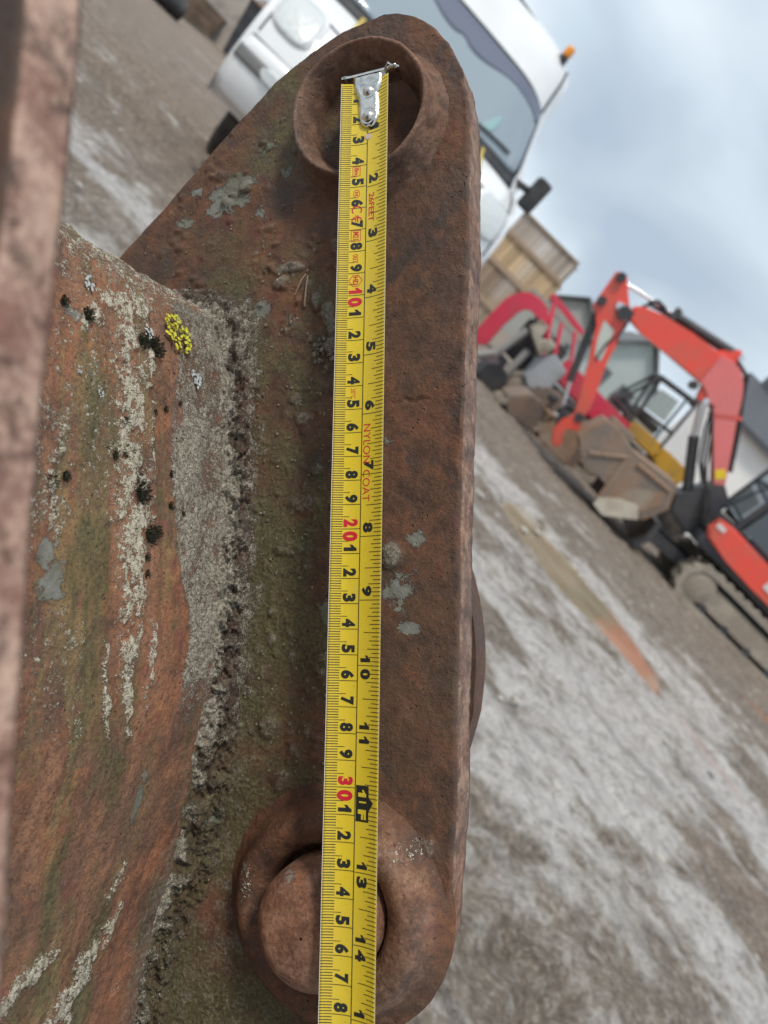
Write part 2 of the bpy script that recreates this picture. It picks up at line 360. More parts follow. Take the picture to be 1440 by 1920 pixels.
b = NB('yard_mud')
g1 = b.noise(0.9, 6, 0.6, 0.6); g2 = b.noise(5, 7, 0.65, 0.8, stretch=(1, 1, 1)); g3 = b.noise(38, 5, 0.7); g4 = b.noise(3.2, 6, 0.62, 1.2, stretch=(0.75, 1.4, 1))
pl = b.map(b.math('ADD', b.attr('pale'), b.math('MULTIPLY', b.math('SUBTRACT', b.math('ADD', b.math('MULTIPLY', g2, .45), b.math('MULTIPLY', g4, .55)), 0.5), 3.2)), 0.22, 0.95)
mud = b.ramp(b.math('ADD', b.math('MULTIPLY', g2, .4), b.math('MULTIPLY', g3, .6)), [(0.36, (0.125, 0.098, 0.076)), (0.5, (0.265, 0.214, 0.168)), (0.64, (0.42, 0.355, 0.29))])
mud = b.mix(b.math('MULTIPLY', b.attr('brown'), 0.8), mud, b.ramp(g2, [(0.3, (0.17, 0.122, 0.092)), (0.7, (0.38, 0.29, 0.225))]))
slc = b.ramp(g3, [(0.25, (0.46, 0.415, 0.38)), (0.45, (0.66, 0.615, 0.58)), (0.7, (0.80, 0.76, 0.725))])
gc = b.mix(pl, mud, slc)
gc = b.mix(b.math('MULTIPLY', b.map(g4, 0.53, 0.66), 0.5), gc, (0.115, 0.098, 0.082))
gc = b.mix(b.math('MULTIPLY', b.attr('red'), b.map(g2, 0.3, 0.5, 0.55, 1.0)), gc, b.mix(g3, (0.36, 0.12, 0.06), (0.56, 0.24, 0.14)))
g5 = b.noise(13, 7, .72, .6); gc = b.mix(b.map(g5, 0.51, 0.60, 0, b.map(pl, 0, 1, .60, .38)), gc, (0.26, 0.218, 0.18)); g6 = b.noise(70, 4, .72); g7 = b.noise(26, 5, .72); gc = b.mix(b.map(g7, 0.53, 0.62, 0, 0.5), gc, (0.15, 0.122, 0.098)); gc = b.mix(b.map(g7, 0.46, 0.38, 0, 0.35), gc, (0.66, 0.63, 0.59)); gc = b.mix(b.map(g6, 0.54, 0.66, 0, 0.55), gc, (0.09, 0.078, 0.066)); gc = b.mix(b.map(g6, 0.46, 0.36, 0, 0.4), gc, (0.62, 0.60, 0.57))
gr = b.map(pl, 0, 1, 0.78, 0.34)
gr = b.math('ADD', gr, b.map(g3, 0.3, 0.7, -0.06, 0.16))
gn = b.bump(b.math('ADD', b.math('MULTIPLY', g2, .7), b.math('ADD', b.math('MULTIPLY', g3, .5), b.math('ADD', b.math('MULTIPLY', g6, .25), b.math('MULTIPLY', g5, .7)))), 0.05, 1.0)
M_ground = b.done(gc, gr, 0.0, gn, spec=b.map(pl, 0, 1, .2, .5))
ground = link_mesh('ground', np.stack([GX.ravel(), GY.ravel(), gz.ravel()], 1), grid_faces(len(gy), len(gx)), M_ground, None, True,
                   {'pale': pale, 'brown': brown, 'red': red})
tag(ground, 'wet rutted yard of pale slurry and brown mud', None, None, 'structure')
b = NB('puddle_water')
pw = b.noise(2.2, 3, 0.5)
M_water = b.done(b.mix(b.map(pw, .4, .6), (0.27, 0.215, 0.14), (0.34, 0.285, 0.20)), 0.07, 0.0, b.bump(b.noise(14, 2, 0.5), 0.004, 0.35), spec=0.5)
pc_ = np.mean(PUD, 0); wv = [(pc_[0], pc_[1], -0.014)] + [(pc_[0] + (x - pc_[0]) * 1.06, pc_[1] + (y - pc_[1]) * 1.12, -0.014) for x, y in PUD]
tag(link_mesh('puddle', wv, [(0, k + 1, (k + 1) % len(PUD) + 1) for k in range(len(PUD))], M_water), 'long muddy brown puddle lying across the yard in front of the diggers', None, None, 'structure')

# ================================================================== THE NEAR STEELWORK (plate frame: x right along the plate, y up it, z towards the viewer, millimetres)
mm = 0.001
away = Vector((math.tan(R(20)), -math.tan(R(6)), -1.0)).normalized()      # in camera axes (x right, y up, z back)
nrm_c = -away
ex_c = (Vector((1, 0, 0)) - nrm_c * nrm_c.x).normalized(); ey_c = nrm_c.cross(ex_c)
PM = Matrix(((ex_c.x, ey_c.x, nrm_c.x, 0), (ex_c.y, ey_c.y, nrm_c.y, 0), (ex_c.z, ey_c.z, nrm_c.z, -0.337), (0, 0, 0, 1)))
PLATE_W = CAM_M @ PM
def near_thing(name, label, cat):
    o = bpy.data.objects.new(name, None); col.objects.link(o); o.empty_display_size = 0.05
    o.matrix_world = PLATE_W; return tag(o, label, cat)
DOWN = PLATE_W.to_3x3().inverted() @ Vector((0, 0, -1))       # world down in plate axes

M_plate = rust_material('rusted_plate', 0.67, 0.0013)
M_shell = rust_material('rusted_shell', 1.32, 0.0017)
M_edge = rust_material('rusted_near_ear', .5, 0.0012, ((0.24, 0.112, 0.078), (0.56, 0.375, 0.285)))  # edge pair paled: light on the sky-facing edge is put into the colour
M_weld = rust_material('weld_crust', .42, 0.0018)
bucket = near_thing('excavator_bucket', 'rusty lichen-crusted excavator bucket with two pin bosses under the yellow tape', 'excavator bucket')

# ---- ear plate with bosses: rows down the plate, columns wrap front face -> rounded arris -> flame-cut edge -> back
LEFT = [(235, 0), (231.5, -22), (225, -39), (215.6, -56), (200.3, -75), (181, -97.5), (160, -122), (139, -147), (110, -180), (70, -215), (0, -240), (-80, -250), (-160, -235), (-250, -225), (-340, -240)]
RIGHT = [(235, 0), (233.8, 8), (230, 16), (223, 24), (213, 31.5), (199, 37.5), (183, 40.0), (155, 40.6), (106, 39.5), (59, 37.6), (12, 35.6), (-10, 34.6), (-32, 34.4), (-55, 33.8), (-77, 33), (-120, 31.5), (-150, 29.5), (-168, 28.5), (-178, 27), (-188, 23.5), (-198, 18), (-207, 10), (-215, 0), (-224, -14), (-236, -34), (-250, -56), (-268, -82), (-290, -112), (-315, -145), (-340, -170)]
def interp(tbl, y):
    t = sorted(tbl); return np.interp(y, [a for a, _ in t], [c for _, c in t])
def ear_plate(name, left, right, thick, z0, ytop, ybot, nrow, ncol, mat, attrs_fn, seed, parent, arris=3.0, rough_edge=1.0, worn_skylit=.7):
    k = np.linspace(0, 1, nrow); ys = ytop - (ytop - ybot) * (1 - np.cos(np.minimum(k * 1.9, 1.0) * 0 + k * math.pi / 2 * 1.0)) if False else ytop - (ytop - ybot) * k ** 1.35
    V = []; A = {q: [] for q in ('paint', 'algae', 'soil', 'lichen', 'crust', 'orange', 'streak', 'worn_skylit', 'scorch')}
    Lx = interp(left, ys); Rx = interp(right, ys)
    Rx = Rx + ((fbm(ys * 0.035, ys * 0 + 3, seed, 4, .6) - 0.5) * 3.0 + (fbm(ys * 0.25, ys * 0, seed + 5, 3) - 0.5) * 1.1) * rough_edge * smooth(ytop, ytop - 12, ys)
    Lx = Lx + (fbm(ys * 0.08, ys * 0 + 9, seed + 2, 4, .6) - 0.5) * 2.2 * rough_edge * smooth(ytop, ytop - 12, ys)
    w = np.maximum(Rx - Lx, 0.02)
    ar = arris * (0.25 + 1.5 * fbm(ys * 0.07, ys * 0 + 1, seed + 9, 5, .7)); ar = np.minimum(ar, w * 0.25)
    fr = np.linspace(0, 1, ncol)
    fr = 1 - (1 - fr) ** 1.35            # finer near the right arris
    cols = []
    cols.append((Lx + w * 0.003, np.full(nrow, -thick)))
    cols.append((Lx, -ar * 1.2))
    for f in fr:
        x = (Lx + ar * 0.5) + (w - ar * 1.5) * f; cols.append((x, np.where(f == 0, -0.15, 0) + np.zeros(nrow)))
    for a in (0.25, 0.5, 0.75, 1.0):
        cols.append((Rx - ar * (1 - math.sin(a * math.pi / 2)), -ar * (1 - math.cos(a * math.pi / 2)) * 1.1))
    nside = 9
    for q in range(1, nside + 1):
        cols.append((Rx + 0 * ys, -ar * 1.1 - (thick - ar * 1.1) * q / nside))
    cols.append((Lx + w * 0.5, np.full(nrow, -thick)))
    X = np.stack([c[0] for c in cols], 1); Z = np.stack([c[1] for c in cols], 1); Y = np.repeat(ys[:, None], X.shape[1], 1)
    front = np.zeros(X.shape[1]); front[2:2 + ncol] = 1; front[2 + ncol:2 + ncol + 4] = .7
    side = np.zeros(X.shape[1]); side[2 + ncol + 2:2 + ncol + 4 + nside - 1] = 1
    relief = (fbm(X * .05, Y * .05, seed + 20, 3) - .5) * 0.9 + (fbm(X * .35, Y * .35, seed + 21, 4, .6) - .5) * 0.55
    Z = Z + relief * front
    # rough flame-cut side: pushes sideways, with long flakes
    sx = (fbm(Z * .12, Y * .05, seed + 30, 4, .6) - .5) * 1.8 + (fbm(Z * .5, Y * .22, seed + 31, 4, .6) - .5) * 1.5
    X = X + sx * side * rough_edge
    at = attrs_fn(X, Y, Z)
    Z = Z + at.pop('dz', 0) * front
    edge = np.repeat(side[None, :], nrow, 0)
    V = np.stack([X * mm, Y * mm, (Z + z0) * mm], 2).reshape(-1, 3)
    at['worn_skylit'] = 0
    at = {q: np.broadcast_to(at.get(q, 0.0) * (1 - edge * .8), X.shape) for q in A}; at['worn_skylit'] = edge * worn_skylit
    return link_mesh(name, V, grid_faces(nrow, X.shape[1]), mat, parent, True, at), (ys, Rx)

def main_attrs(X, Y, Z):
    n = fbm(X * .04, Y * .04, 51, 4, .6); n2 = fbm(X * .2, Y * .2, 52, 4, .6)
    paint = np.zeros_like(X)
    for cx, cy, rx, ry, ro, s in [(-80, 161, 21, 12, .5, .85), (-107, 150, 8, 8, 0, .7), (-62, 177, 13, 11, .3, .62), (-100, 165, 8, 5, .6, .6), (-50, 168, 9, 9, 0, .5), (-64, 148, 8, 6, 0, .55), (-92, 140, 20, 8, .6, .42), (-62, 100, 12, 9, 0, .55), (-48, 94, 8, 6, 0, .45), (14, -12, 8, 6, 0, .75), (8, -34, 13, 12, .5, .75), (12, -50, 10, 4, 0, .8), (-26, -45, 8, 13, 0, .7), (2, 32, 8, 6, 0, .5), (22, 190, 8, 12, 0, .35), (-60, 130, 20, 10, 0, .3), (-55, 20, 10, 20, 0, .25), (-40, -20, 16, 12, .4, .3), (6, 15, 6, 4, 0, .35)]:
        paint = np.maximum(paint, blob(X, Y, cx, cy, rx, ry, ro) * s)
    algae = .12 + smooth(8, -45, X) * 0.62 * (.55 + .45 * smooth(160, 60, Y)) + (n - .5) * 1.3
    for cx, cy, rx, ry, s in [(-45, 168, 14, 8, .5), (-40, -30, 20, 22, .5), (10, -42, 14, 12, .4), (-40, -110, 20, 18, .5), (-75, -200, 30, 40, .45), (-30, 20, 16, 18, .3), (25, 175, 5, 12, .2), (20, -195, 8, 10, .4)]:
        algae = np.maximum(algae, blob(X, Y, cx, cy, rx, ry) * s + .1)
    soil = smooth(-38, -75, X) * smooth(130, 95, Y) * (.25 + .5 * n2)
    dz = np.zeros_like(X)
    lump = [(-24, 77, 6.5, 4.5, .9, 3.2), (-47, 118, 8, 3, .9, 1.6), (-52, 112, 4, 3, .8, 1.5), (-33, 100, 3, 5, .8, 2), (-28, 93, 3, 6, .9, 2.2), (-26, 86, 2.5, 5, .9, 1.8), (-20, 125, 5, 6, .8, 2), (-72, 163, 4, 3, .7, 2.2), (-83, 157, 3, 3, .7, 2.2), (-88, 172, 6, 3, .5, 1.2), (-32, 20, 4, 2, .6, 1.0), (-38, 5, 8, 5, .6, 1.4), (-45, -15, 10, 4, .5, 1.1), (-40, 45, 5, 3, .6, 1), (3, -19, 5, 6, .9, 2.4), (-60, 140, 5, 2, .5, 1), (-110, 138, 3, 2, .3, 1), (-30, -65, 4, 9, .5, 1), (-55, -95, 6, 6, .6, 1.5), (-48, -118, 5, 6, .6, 1.4), (15, -140, 9, 5, .6, .8), (-58, 120, 2, 2, .3, 1.2), (-38, 38, 2, 8, .3, .8), (-34, 132, 2, 2, .3, 1.2)]
    lump += [(random.uniform(-72, -18), random.uniform(-110, 130), random.uniform(.7, 2.2), random.uniform(.8, 3.2), random.uniform(.3, .8), random.uniform(.4, 1.1)) for _ in range(190)]
    lump += [(random.uniform(-130, -30), random.uniform(100, 195), random.uniform(.8, 2.0), random.uniform(.8, 2.0), random.uniform(.1, .5), random.uniform(.4, 1.2)) for _ in range(60)]
    wob = (n2 - .5) * 3
    for cx, cy, rx, ry, s, h in lump:
        q = np.clip(blob(X + wob, Y + wob, cx, cy, rx, ry), 0, 1); soil = np.maximum(soil, smooth(.1, .5, q) * s)
        dz = dz + smooth(0.05, 0.7, q) * h * (.5 + n2)
    # flaking paint stands proud, one long crack and a burnt streak
    crack = np.exp(-((Y - 49 - (fbm(X * .3, Y * 0, 77, 3) - .5) * 5) / .7) ** 2) * smooth(3, 6, X) * smooth(24, 16, X)
    dz = dz - crack * 1.3
    lichen = np.zeros_like(X)
    for cx, cy, rx, ry, s in [(-50, 113, 7, 4, .35), (3, -19, 5, 6, .35), (-24, 78, 6, 4, .35), (16, -139, 8, 5, .32)]:
        lichen = np.maximum(lichen, blob(X, Y, cx, cy, rx, ry) * s)
    orange = np.maximum(blob(X, Y, 12, -62, 26, 22) * 1.0, blob(X, Y, 10, 60, 20, 30) * .5); orange = np.maximum(orange, blob(X, Y, -100, 150, 50, 40) * .5)
    tt = np.clip(((X - 19.7) * -16.3 + (Y - 125) * -19) / (16.3 ** 2 + 19 ** 2), 0, 1)
    scorch = np.clip(1.4 - np.hypot(X - 19.7 + 16.3 * tt, Y - 125 + 19 * tt) / (2.3 + 1.2 * n2), 0, 1)
    scorch = np.maximum(scorch, .6 * smooth(.60, .68, fbm(X * .06, Y * .045, 58, 4, .6)))
    scorch = np.maximum(scorch, .75 * blob(X, Y, 22, 160, 7, 14, -.4) * smooth(.35, .6, n2))
    crust = smooth(-50, -74, X + (n2 - .5) * 34) * smooth(118, 100, Y) * .6 * smooth(-125, -70, Y)
    return dict(paint=paint, algae=algae, soil=soil, lichen=lichen, crust=crust, orange=orange, dz=dz, scorch=scorch)
ear, (eys, erx) = ear_plate('ear_plate', LEFT, RIGHT, 21, 0, 235, -340, 620, 190, M_plate, main_attrs, 100, bucket, 2.2, .62, .62)
ear['label'] = 'broad rusty ear plate carrying both pin bosses under the tape'

# the bright flame-cut edge strip is paled in colour for dusty rust and sky light: same steel, so only a thin rolled burr is added along the arris
# ---- near ear plate (out of focus, left foreground)
NRIGHT = [(y, x - 9) for y, x in RIGHT if y > 70] + [(58, 30), (40, 30), (28, 29), (15, 27.8), (-2, 26.5), (-26, 24.9), (-42, 24.6), (-73, 24.2), (-120, 23.5), (-160, 20), (-200, 8), (-240, -40), (-340, -170)]
def near_attrs(X, Y, Z):
    n = fbm(X * .08, Y * .08, 151, 4, .6)
    return dict(paint=(n - .5) * .9 + .1, algae=(fbm(X * .05, Y * .05, 152, 3) - .5) * .9, soil=(fbm(X * .1, Y * .1, 153, 4) - .45) * 1.2, lichen=smooth(.58, .7, fbm(X * .2, Y * .06, 154, 3)) * .6, crust=0 * X, orange=smooth(.5, .65, fbm(X * .1, Y * .05, 155, 3)))
near_ear, _ = ear_plate('ear_plate', LEFT, NRIGHT, 11, 236, 235, -340, 400, 60, M_edge, near_attrs, 300, bucket, 1.6, .5, 1.7)
near_ear['label'] = 'nearer ear plate, blurred along the left side of the photo'

# ---- curved wear plate behind the ear plate
pl_ = []
for i in range(41):
    a = R(-75 + i * 150 / 40); pl_.append((-133 + 158.8 * math.cos(a) + (0.8 if i % 7 == 3 else 0), -66 + 150 * math.sin(a)))
pl_ += [(-133, 80), (-133, -212)]
mbk = MB().prism([(p[0] * mm, p[1] * mm) for p in pl_], -84 * mm, -62 * mm, 0.002, 'xy')
o = mbk.build('wear_plate', rust_material('rusted_wear_plate', .5), bucket); _n = len(o.data.vertices); _a = o.data.attributes.new('algae', 'FLOAT', 'POINT'); _a.data.foreach_set('value', [.3] * _n); o['label'] = 'curved wear plate showing behind the ear plate'

# ---- bucket shell (tube-like back of the bucket, running towards the viewer)
PROF = [(-175, 55), (-150, 88), (-125, 101), (-105, 104), (-91, 99.5), (-82, 88), (-77.5, 72), (-75, 50), (-74.3, 20), (-74.6, 0), (-75.5, -25), (-77.7, -57), (-81, -85), (-85, -110), (-90.5, -133), (-97, -158), (-104, -182), (-109.5, -204), (-116, -232), (-128, -272), (-148, -320), (-190, -390), (-240, -460)]
def catmull(P, n):
    P = np.array([P[0]] + list(P) + [P[-1]], float); out = []
    for i in range(1, len(P) - 2):
        for t in np.linspace(0, 1, 24, endpoint=False):
            a, b_, c, d = P[i - 1], P[i], P[i + 1], P[i + 2]
            out.append(.5 * ((2 * b_) + (-a + c) * t + (2 * a - 5 * b_ + 4 * c - d) * t ** 2 + (-a + 3 * b_ - 3 * c + d) * t ** 3))
    out = np.array(out + [P[-2]]); s = np.r_[0, np.cumsum(np.hypot(*np.diff(out, axis=0).T))]
    q = np.linspace(0, s[-1], n); return np.stack([np.interp(q, s, out[:, 0]), np.interp(q, s, out[:, 1])], 1)
nS, nH = 760, 290
sp = catmull(PROF, nS); tg = np.gradient(sp, axis=0); tg /= np.linalg.norm(tg, axis=1)[:, None]
nx, ny = -tg[:, 1], tg[:, 0]                                   # points right / outward
if nx[nS // 3] < 0: nx, ny = -nx, -ny
hs = np.linspace(0.5, 226, nH)
Hh, Yy = np.meshgrid(hs, sp[:, 1]); Xx = np.repeat(sp[:, :1], nH, 1)
Sarc = np.repeat(np.linspace(0, 1, nS)[:, None], nH, 1)
n1 = fbm(Hh * .05, Yy * .03, 201, 4, .6); n2 = fbm(Hh * .22, Yy * .16, 202, 4, .6); n3 = fbm(Hh * .6, Yy * .6, 203, 3)
hw = Hh + (n2 - .5) * 9; yw = Yy + (n2 - .5) * 10
vis = smooth(110, 90, Yy)
# cream lichen: the broad flaking streak, the top, the far-left patches and the diagonal streaks low down
lich = np.zeros_like(Hh)
def streak(pts, s):
    global lich
    for (h0, y0, r0), (h1, y1, r1) in zip(pts[:-1], pts[1:]):
        t = np.clip(((hw - h0) * (h1 - h0) + (yw - y0) * (y1 - y0)) / ((h1 - h0) ** 2 + (y1 - y0) ** 2), 0, 1)
        d = np.hypot(hw - h0 - t * (h1 - h0), yw - y0 - t * (y1 - y0)) / (r0 + t * (r1 - r0))
        lich = np.maximum(lich, np.clip(1.35 - d, 0, 1) * s)
streak([(79, 62, 10), (77, 42, 10), (78, 20, 11), (74, 0, 12), (73, -22, 10), (71, -42, 8), (70, -60, 6), (68, -74, 4), (63, -90, 2)], .95)
streak([(52, 95, 8), (72, 78, 9), (92, 72, 7), (103, 60, 4)], .8)
streak([(66, 60, 4), (63, 30, 3), (62, 8, 3)], .8)
streak([(57, -45, 1.5), (56, -62, 2.5), (55, -76, 2.5), (53, -84, 1)], .9)
streak([(84, -52, 1), (82, -66, 2), (79, -78, 2.2), (77, -88, .8)], .85)
streak([(113, 20, 3), (117, 0, 5), (114, -14, 5)], .75)
streak([(107, -42, 5), (100, -52, 6)], .42)
streak([(96, -75, 7), (94, -84, 6)], .38)
streak([(48, -143, 2.5), (52, -153, 4)], .8)
streak([(44, -162, 3), (50, -169, 6), (58, -179, 9), (64, -192, 11), (68, -206, 11)], .9)
streak([(80, -164, 3), (90, -168, 6), (100, -174, 8), (108, -182, 9)], .85)
streak([(28, -185, 2), (32, -200, 3)], .5)
lich = lich * smooth(.30, .56, n2 + .12 * n1)
lich += smooth(.66, .74, fbm(Hh * .35, Yy * .35, 210, 3)) * .5 * vis * smooth(-120, -60, Yy) * smooth(140, 100, Hh) * .6
lich = np.maximum(lich, .34 * smooth(45, 60, Hh) * smooth(118, 96, Hh) * smooth(-45, 10, Yy) * (.4 + 1.2 * n1))
lich = np.maximum(lich, .5 * smooth(.5, .62, fbm(Hh * .12, Yy * .09, 216, 4, .6)) * smooth(100, 110, Hh) * smooth(-40, -10, Yy))
lich = np.maximum(lich, .30 * smooth(.45, .6, n1) * smooth(80, 95, Hh) * smooth(-30, -45, Yy) * smooth(-110, -70, Yy))
top = smooth(72, 92, Yy); lich = np.maximum(lich, top * (.50 + .7 * (n2 - .3)))
# grey crust band by the weld
edge_h = 49 + 4 * np.sin(Yy * .06) + (n2 - .5) * 9 - smooth(-15, -60, Yy) * 18 - smooth(-60, -130, Yy) * 9
crust = smooth(edge_h + 2, edge_h - 2, hw - (n3 - .5) * 3) * (.85 - .38 * smooth(-20, -140, Yy)) * smooth(100, 88, Yy + 0 * Hh) * (.35 + 1.0 * n1) * (.75 + .5 * n2)
crust = np.maximum(crust, top * .35)
crust = crust * (1 - .5 * smooth(-30, -150, Yy))
bandrust = smooth(edge_h - 1, edge_h + 1, Hh) * smooth(edge_h + 11, edge_h + 8, Hh) * smooth(78, 60, Yy)
lich = lich * (1 - .93 * bandrust * smooth(-45, -25, Yy))
soil = np.clip(smooth(40, 12, Hh) * .6 * smooth(-30, -170, Yy) + (n1 - .5) * .5 + .05, 0, 1)
algae = np.clip((fbm(Hh * .09, Yy * .03, 205, 5, .65) - .50) * 2.4 + .30 + smooth(-110, -190, Yy) * .42 * smooth(10, 60, Hh) - smooth(80, 115, Hh) * smooth(-60, -90, Yy) * .4 + blob(Hh, Yy, 98, -15, 20, 35) * .4, 0, 1)
paint = np.maximum(np.maximum(blob(Hh, Yy, 114, -28, 13, 15) * .95, blob(Hh, Yy, 49, -118, 3, 16, .1) * .95), np.maximum(blob(Hh, Yy, 108, 62, 9, 5) * .7, blob(Hh, Yy, 58, -62, 4, 8) * .5))
paint = np.maximum(paint, blob(Hh, Yy, 22, -128, 6, 12) * .7)
orange = np.clip(blob(Hh, Yy, 104, 35, 14, 60) * 1.0 + blob(Hh, Yy, 100, -100, 40, 45) * .8 + .1, 0, 1)
paint = paint * (1 - .3 * n2)
disp = (n1 - .5) * 2.4 + (n2 - .5) * 1.2 + smooth(.3, .8, lich) * (.5 + .9 * n3) + crust * (n3 * 1.4 + .2)
disp = disp * smooth(225, 219, Hh)
Xx = Xx + nx[:, None] * disp; Yd = Yy + ny[:, None] * disp
sh = link_mesh('bucket_shell', np.stack([Xx, Yd, Hh], 2).reshape(-1, 3) * mm, grid_faces(nS, nH), M_shell, bucket, True,
               dict(paint=paint, algae=algae, soil=soil, lichen=np.clip(lich, 0, 1), crust=crust, orange=orange, streak=np.clip(smooth(30, 60, Hh) * .9 * (.5 + n1), 0, 1)))
sh['label'] = 'curved bucket shell with cream lichen streaks and orange rust'

# ---- weld bead / mineral crust fillet between plate and shell
i0 = int(np.argmin(np.hypot(sp[:, 0] + 108, sp[:, 1] - 104))); i1 = int(np.argmin(np.hypot(sp[:, 0] + 128, sp[:, 1] + 272)))
idx = np.linspace(i0, i1, 620); nW = 44
bx = np.interp(idx, range(nS), sp[:, 0]); by = np.interp(idx, range(nS), sp[:, 1]); wnx = np.interp(idx, range(nS), nx); wny = np.interp(idx, range(nS), ny)
ta = np.linspace(0, 1, nW)
T, B = np.meshgrid(ta, np.arange(620)); arc = np.r_[0, np.cumsum(np.hypot(np.diff(bx), np.diff(by)))]; AR = np.repeat(arc[:, None], nW, 1)
legp = 6 + 6 * fbm(arc * .05, arc * 0, 401, 3) ; legs = 10 + 9 * fbm(arc * .04, arc * 0 + 4, 402, 3)
legp = legp + 7 * np.exp(-((by - 92) / 11) ** 2); legp = legp + 5 * np.exp(-((by + 105) / 25) ** 2) + 9 * np.exp(-((by + 158) / 22) ** 2)
o_out = legp[:, None] * (1 - T) ** 1.25 - .6; o_h = legs[:, None] * T ** 1.25 - .6          # concave fillet
ln = fbm(AR * .15, T * 3.4, 403, 5, .6); lb = np.abs(fbm(AR * .10, T * 3, 404, 4, .6) - .5) * 2; ls = fbm(AR * .8, T * 14, 405, 3)
hump = np.sin(T * math.pi) ** .7
dd = hump * (1.8 + 11 * (ln - .44) - 3.4 * smooth(.25, .02, lb) + 2.4 * (ls - .5))
dirx = np.sin(np.pi / 2 * (1 - T) * .9 + .1); dirh = np.cos(np.pi / 2 * (1 - T) * .9 + .1)
oo = o_out + dd * .75; hh = o_h + dd * .65
VX = bx[:, None] + wnx[:, None] * oo; VY = by[:, None] + wny[:, None] * oo
ya = np.repeat(by[:, None], nW, 1)
wc_ = np.clip((.50 + .35 * smooth(.3, .9, T)) * (1 - .34 * smooth(-50, -150, ya)) * (0 + 1.9 * ln), 0, 1)
weld = link_mesh('weld_bead', np.stack([VX, VY, hh], 2).reshape(-1, 3) * mm, grid_faces(620, nW), M_weld, bucket, True,
                 dict(paint=(1 - smooth(.08, .3, np.abs(T - .25))) * smooth(.56, .68, fbm(AR * .06, T, 407, 3)) * .5, algae=smooth(-40, -140, ya) * .5 + .2, soil=np.clip(.62 - wc_ * .3 - .25 * smooth(-60, -160, ya), 0, 1), lichen=smooth(.62, .8, ls + (ln - .5)) * .35, crust=wc_, orange=0 * T))
weld['label'] = 'lumpy grey weld crust between shell and ear plate'

# ---- bosses
def ring_boss(name, cx, cy, prof, seed, mat, attr, seg=200, amp=.5, parent=bucket, ecc=(0, 0)):
    """prof: list of (radius, height); rows of a lathe about the plate normal"""
    P = catmull(prof, 120) if len(prof) > 3 else np.array(prof)
    th = np.linspace(0, 2 * math.pi, seg, endpoint=False)
    TH, I = np.meshgrid(th, np.arange(len(P))); r = P[I, 0]; z = P[I, 1]
    n = fbm(np.cos(TH) * r * .12 + 50, np.sin(TH) * r * .12 + z * .1 + 50, seed, 4, .6) - .5
    nf = fbm(np.cos(TH) * r * .5 + 90, np.sin(TH) * r * .5 + z * .5, seed + 4, 3) - .5
    rr = r + n * 2.6 * amp + nf * .8 * amp; zz = z + n * 1.8 * amp + nf * .8 * amp
    X = cx + rr * np.cos(TH) + ecc[0] * z; Y = cy + rr * np.sin(TH) + ecc[1] * z
    at = {q: np.zeros_like(X) for q in ('paint', 'algae', 'soil', 'lichen', 'crust', 'orange', 'streak', 'worn_skylit', 'scorch')}
    for q, v in attr(X, Y, zz, TH).items(): at[q] = v + 0 * X
    return link_mesh(name, np.stack([X, Y, zz], 2).reshape(-1, 3) * mm, grid_faces(len(P), seg, True), mat, parent, True, at)
M_boss = rust_material('rusted_boss', 0.68, .0011)
M_bore = rust_material('greasy_shaded_bore', 0.24)  # grease, darkened further in colour for the shade deep in the bore
M_pin = rust_material('rusted_pin', 0.95, .0008)
ring_boss('upper_boss', -7, 181, [(41, -1.5), (36.8, .8), (34.6, 4), (33.4, 8), (32.8, 13), (32.4, 15.6), (31.4, 16.4), (30.2, 15.6), (28.2, 11.5), (26.0, 5), (24.4, -2), (23.4, -10)], 500, M_boss,
          lambda X, Y, Z, T: dict(worn_skylit=.30 * smooth(-4, 6, Z) * (.3 + .9 * fbm(X * .06, Y * .06, 507, 3)), soil=.12 + .25 * smooth(.5, .7, fbm(X * .1, Y * .1, 501, 3)), orange=.15, paint=.1 * smooth(.5, .7, fbm(X * .08, Y * .08, 502, 3))), amp=.38)['label'] = 'upper pin boss with an empty deep bore under the tape hook'
ring_boss('bore_sleeve', -7, 181, [(24.2, -9.4), (23.3, -10.2), (23.0, -20), (22.6, -24), (20.5, -25), (20.2, -32), (20.0, -95)], 511, M_bore, lambda X, Y, Z, T: dict(soil=.05), amp=.4)
MB().prism([(( -7 + 24 * math.cos(R(a))) * mm, (181 + 24 * math.sin(R(a))) * mm) for a in range(0, 360, 12)], -101 * mm, -95 * mm, 0, 'xy').build('bore_dark_cap', M_bore, bucket)  # added disc closing the bore so its depth goes dark
ring_boss('lower_boss', -22.6, -167, [(53, -1.5), (49, .5), (46, 2.6), (43.4, 6.5), (41.6, 10.5), (39, 13.4), (35, 14.2), (30.5, 12.2), (27.6, 9), (26.2, 4), (26.0, -8), (25, -10), (20, -11)], 520, M_boss,
          lambda X, Y, Z, T: dict(worn_skylit=.34 * smooth(0, 8, Z) * smooth(-40, 0, X), soil=.1 + .3 * smooth(.5, .7, fbm(X * .1, Y * .1, 521, 3)), orange=.2, lichen=blob(X, Y, -57, -158, 4, 9) * .5 + blob(X, Y, 12, -140, 9, 6) * .45, algae=.25 * smooth(.5, .6, fbm(X * .08, Y * .08, 522, 3)), paint=blob(X, Y, -58, -152, 4, 6) * .7), amp=.4)['label'] = 'lower pin boss ring filled by a domed pin'
ring_boss('pin', -22.0, -167.6, [(24.9, -10), (24.9, 10), (24.6, 19), (23.6, 24.8), (21.0, 28.8), (16.5, 31.6), (9, 32.7), (.4, 33.0)], 540, M_pin,
          lambda X, Y, Z, T: dict(worn_skylit=.42, soil=.15 + .25 * smooth(.5, .7, fbm(X * .12, Y * .12, 541, 3)), orange=.25, paint=blob(X, Y, -30, -146, 9, 5, .6) * .45), amp=.15)['label'] = 'rusty domed pivot pin end under the tape'

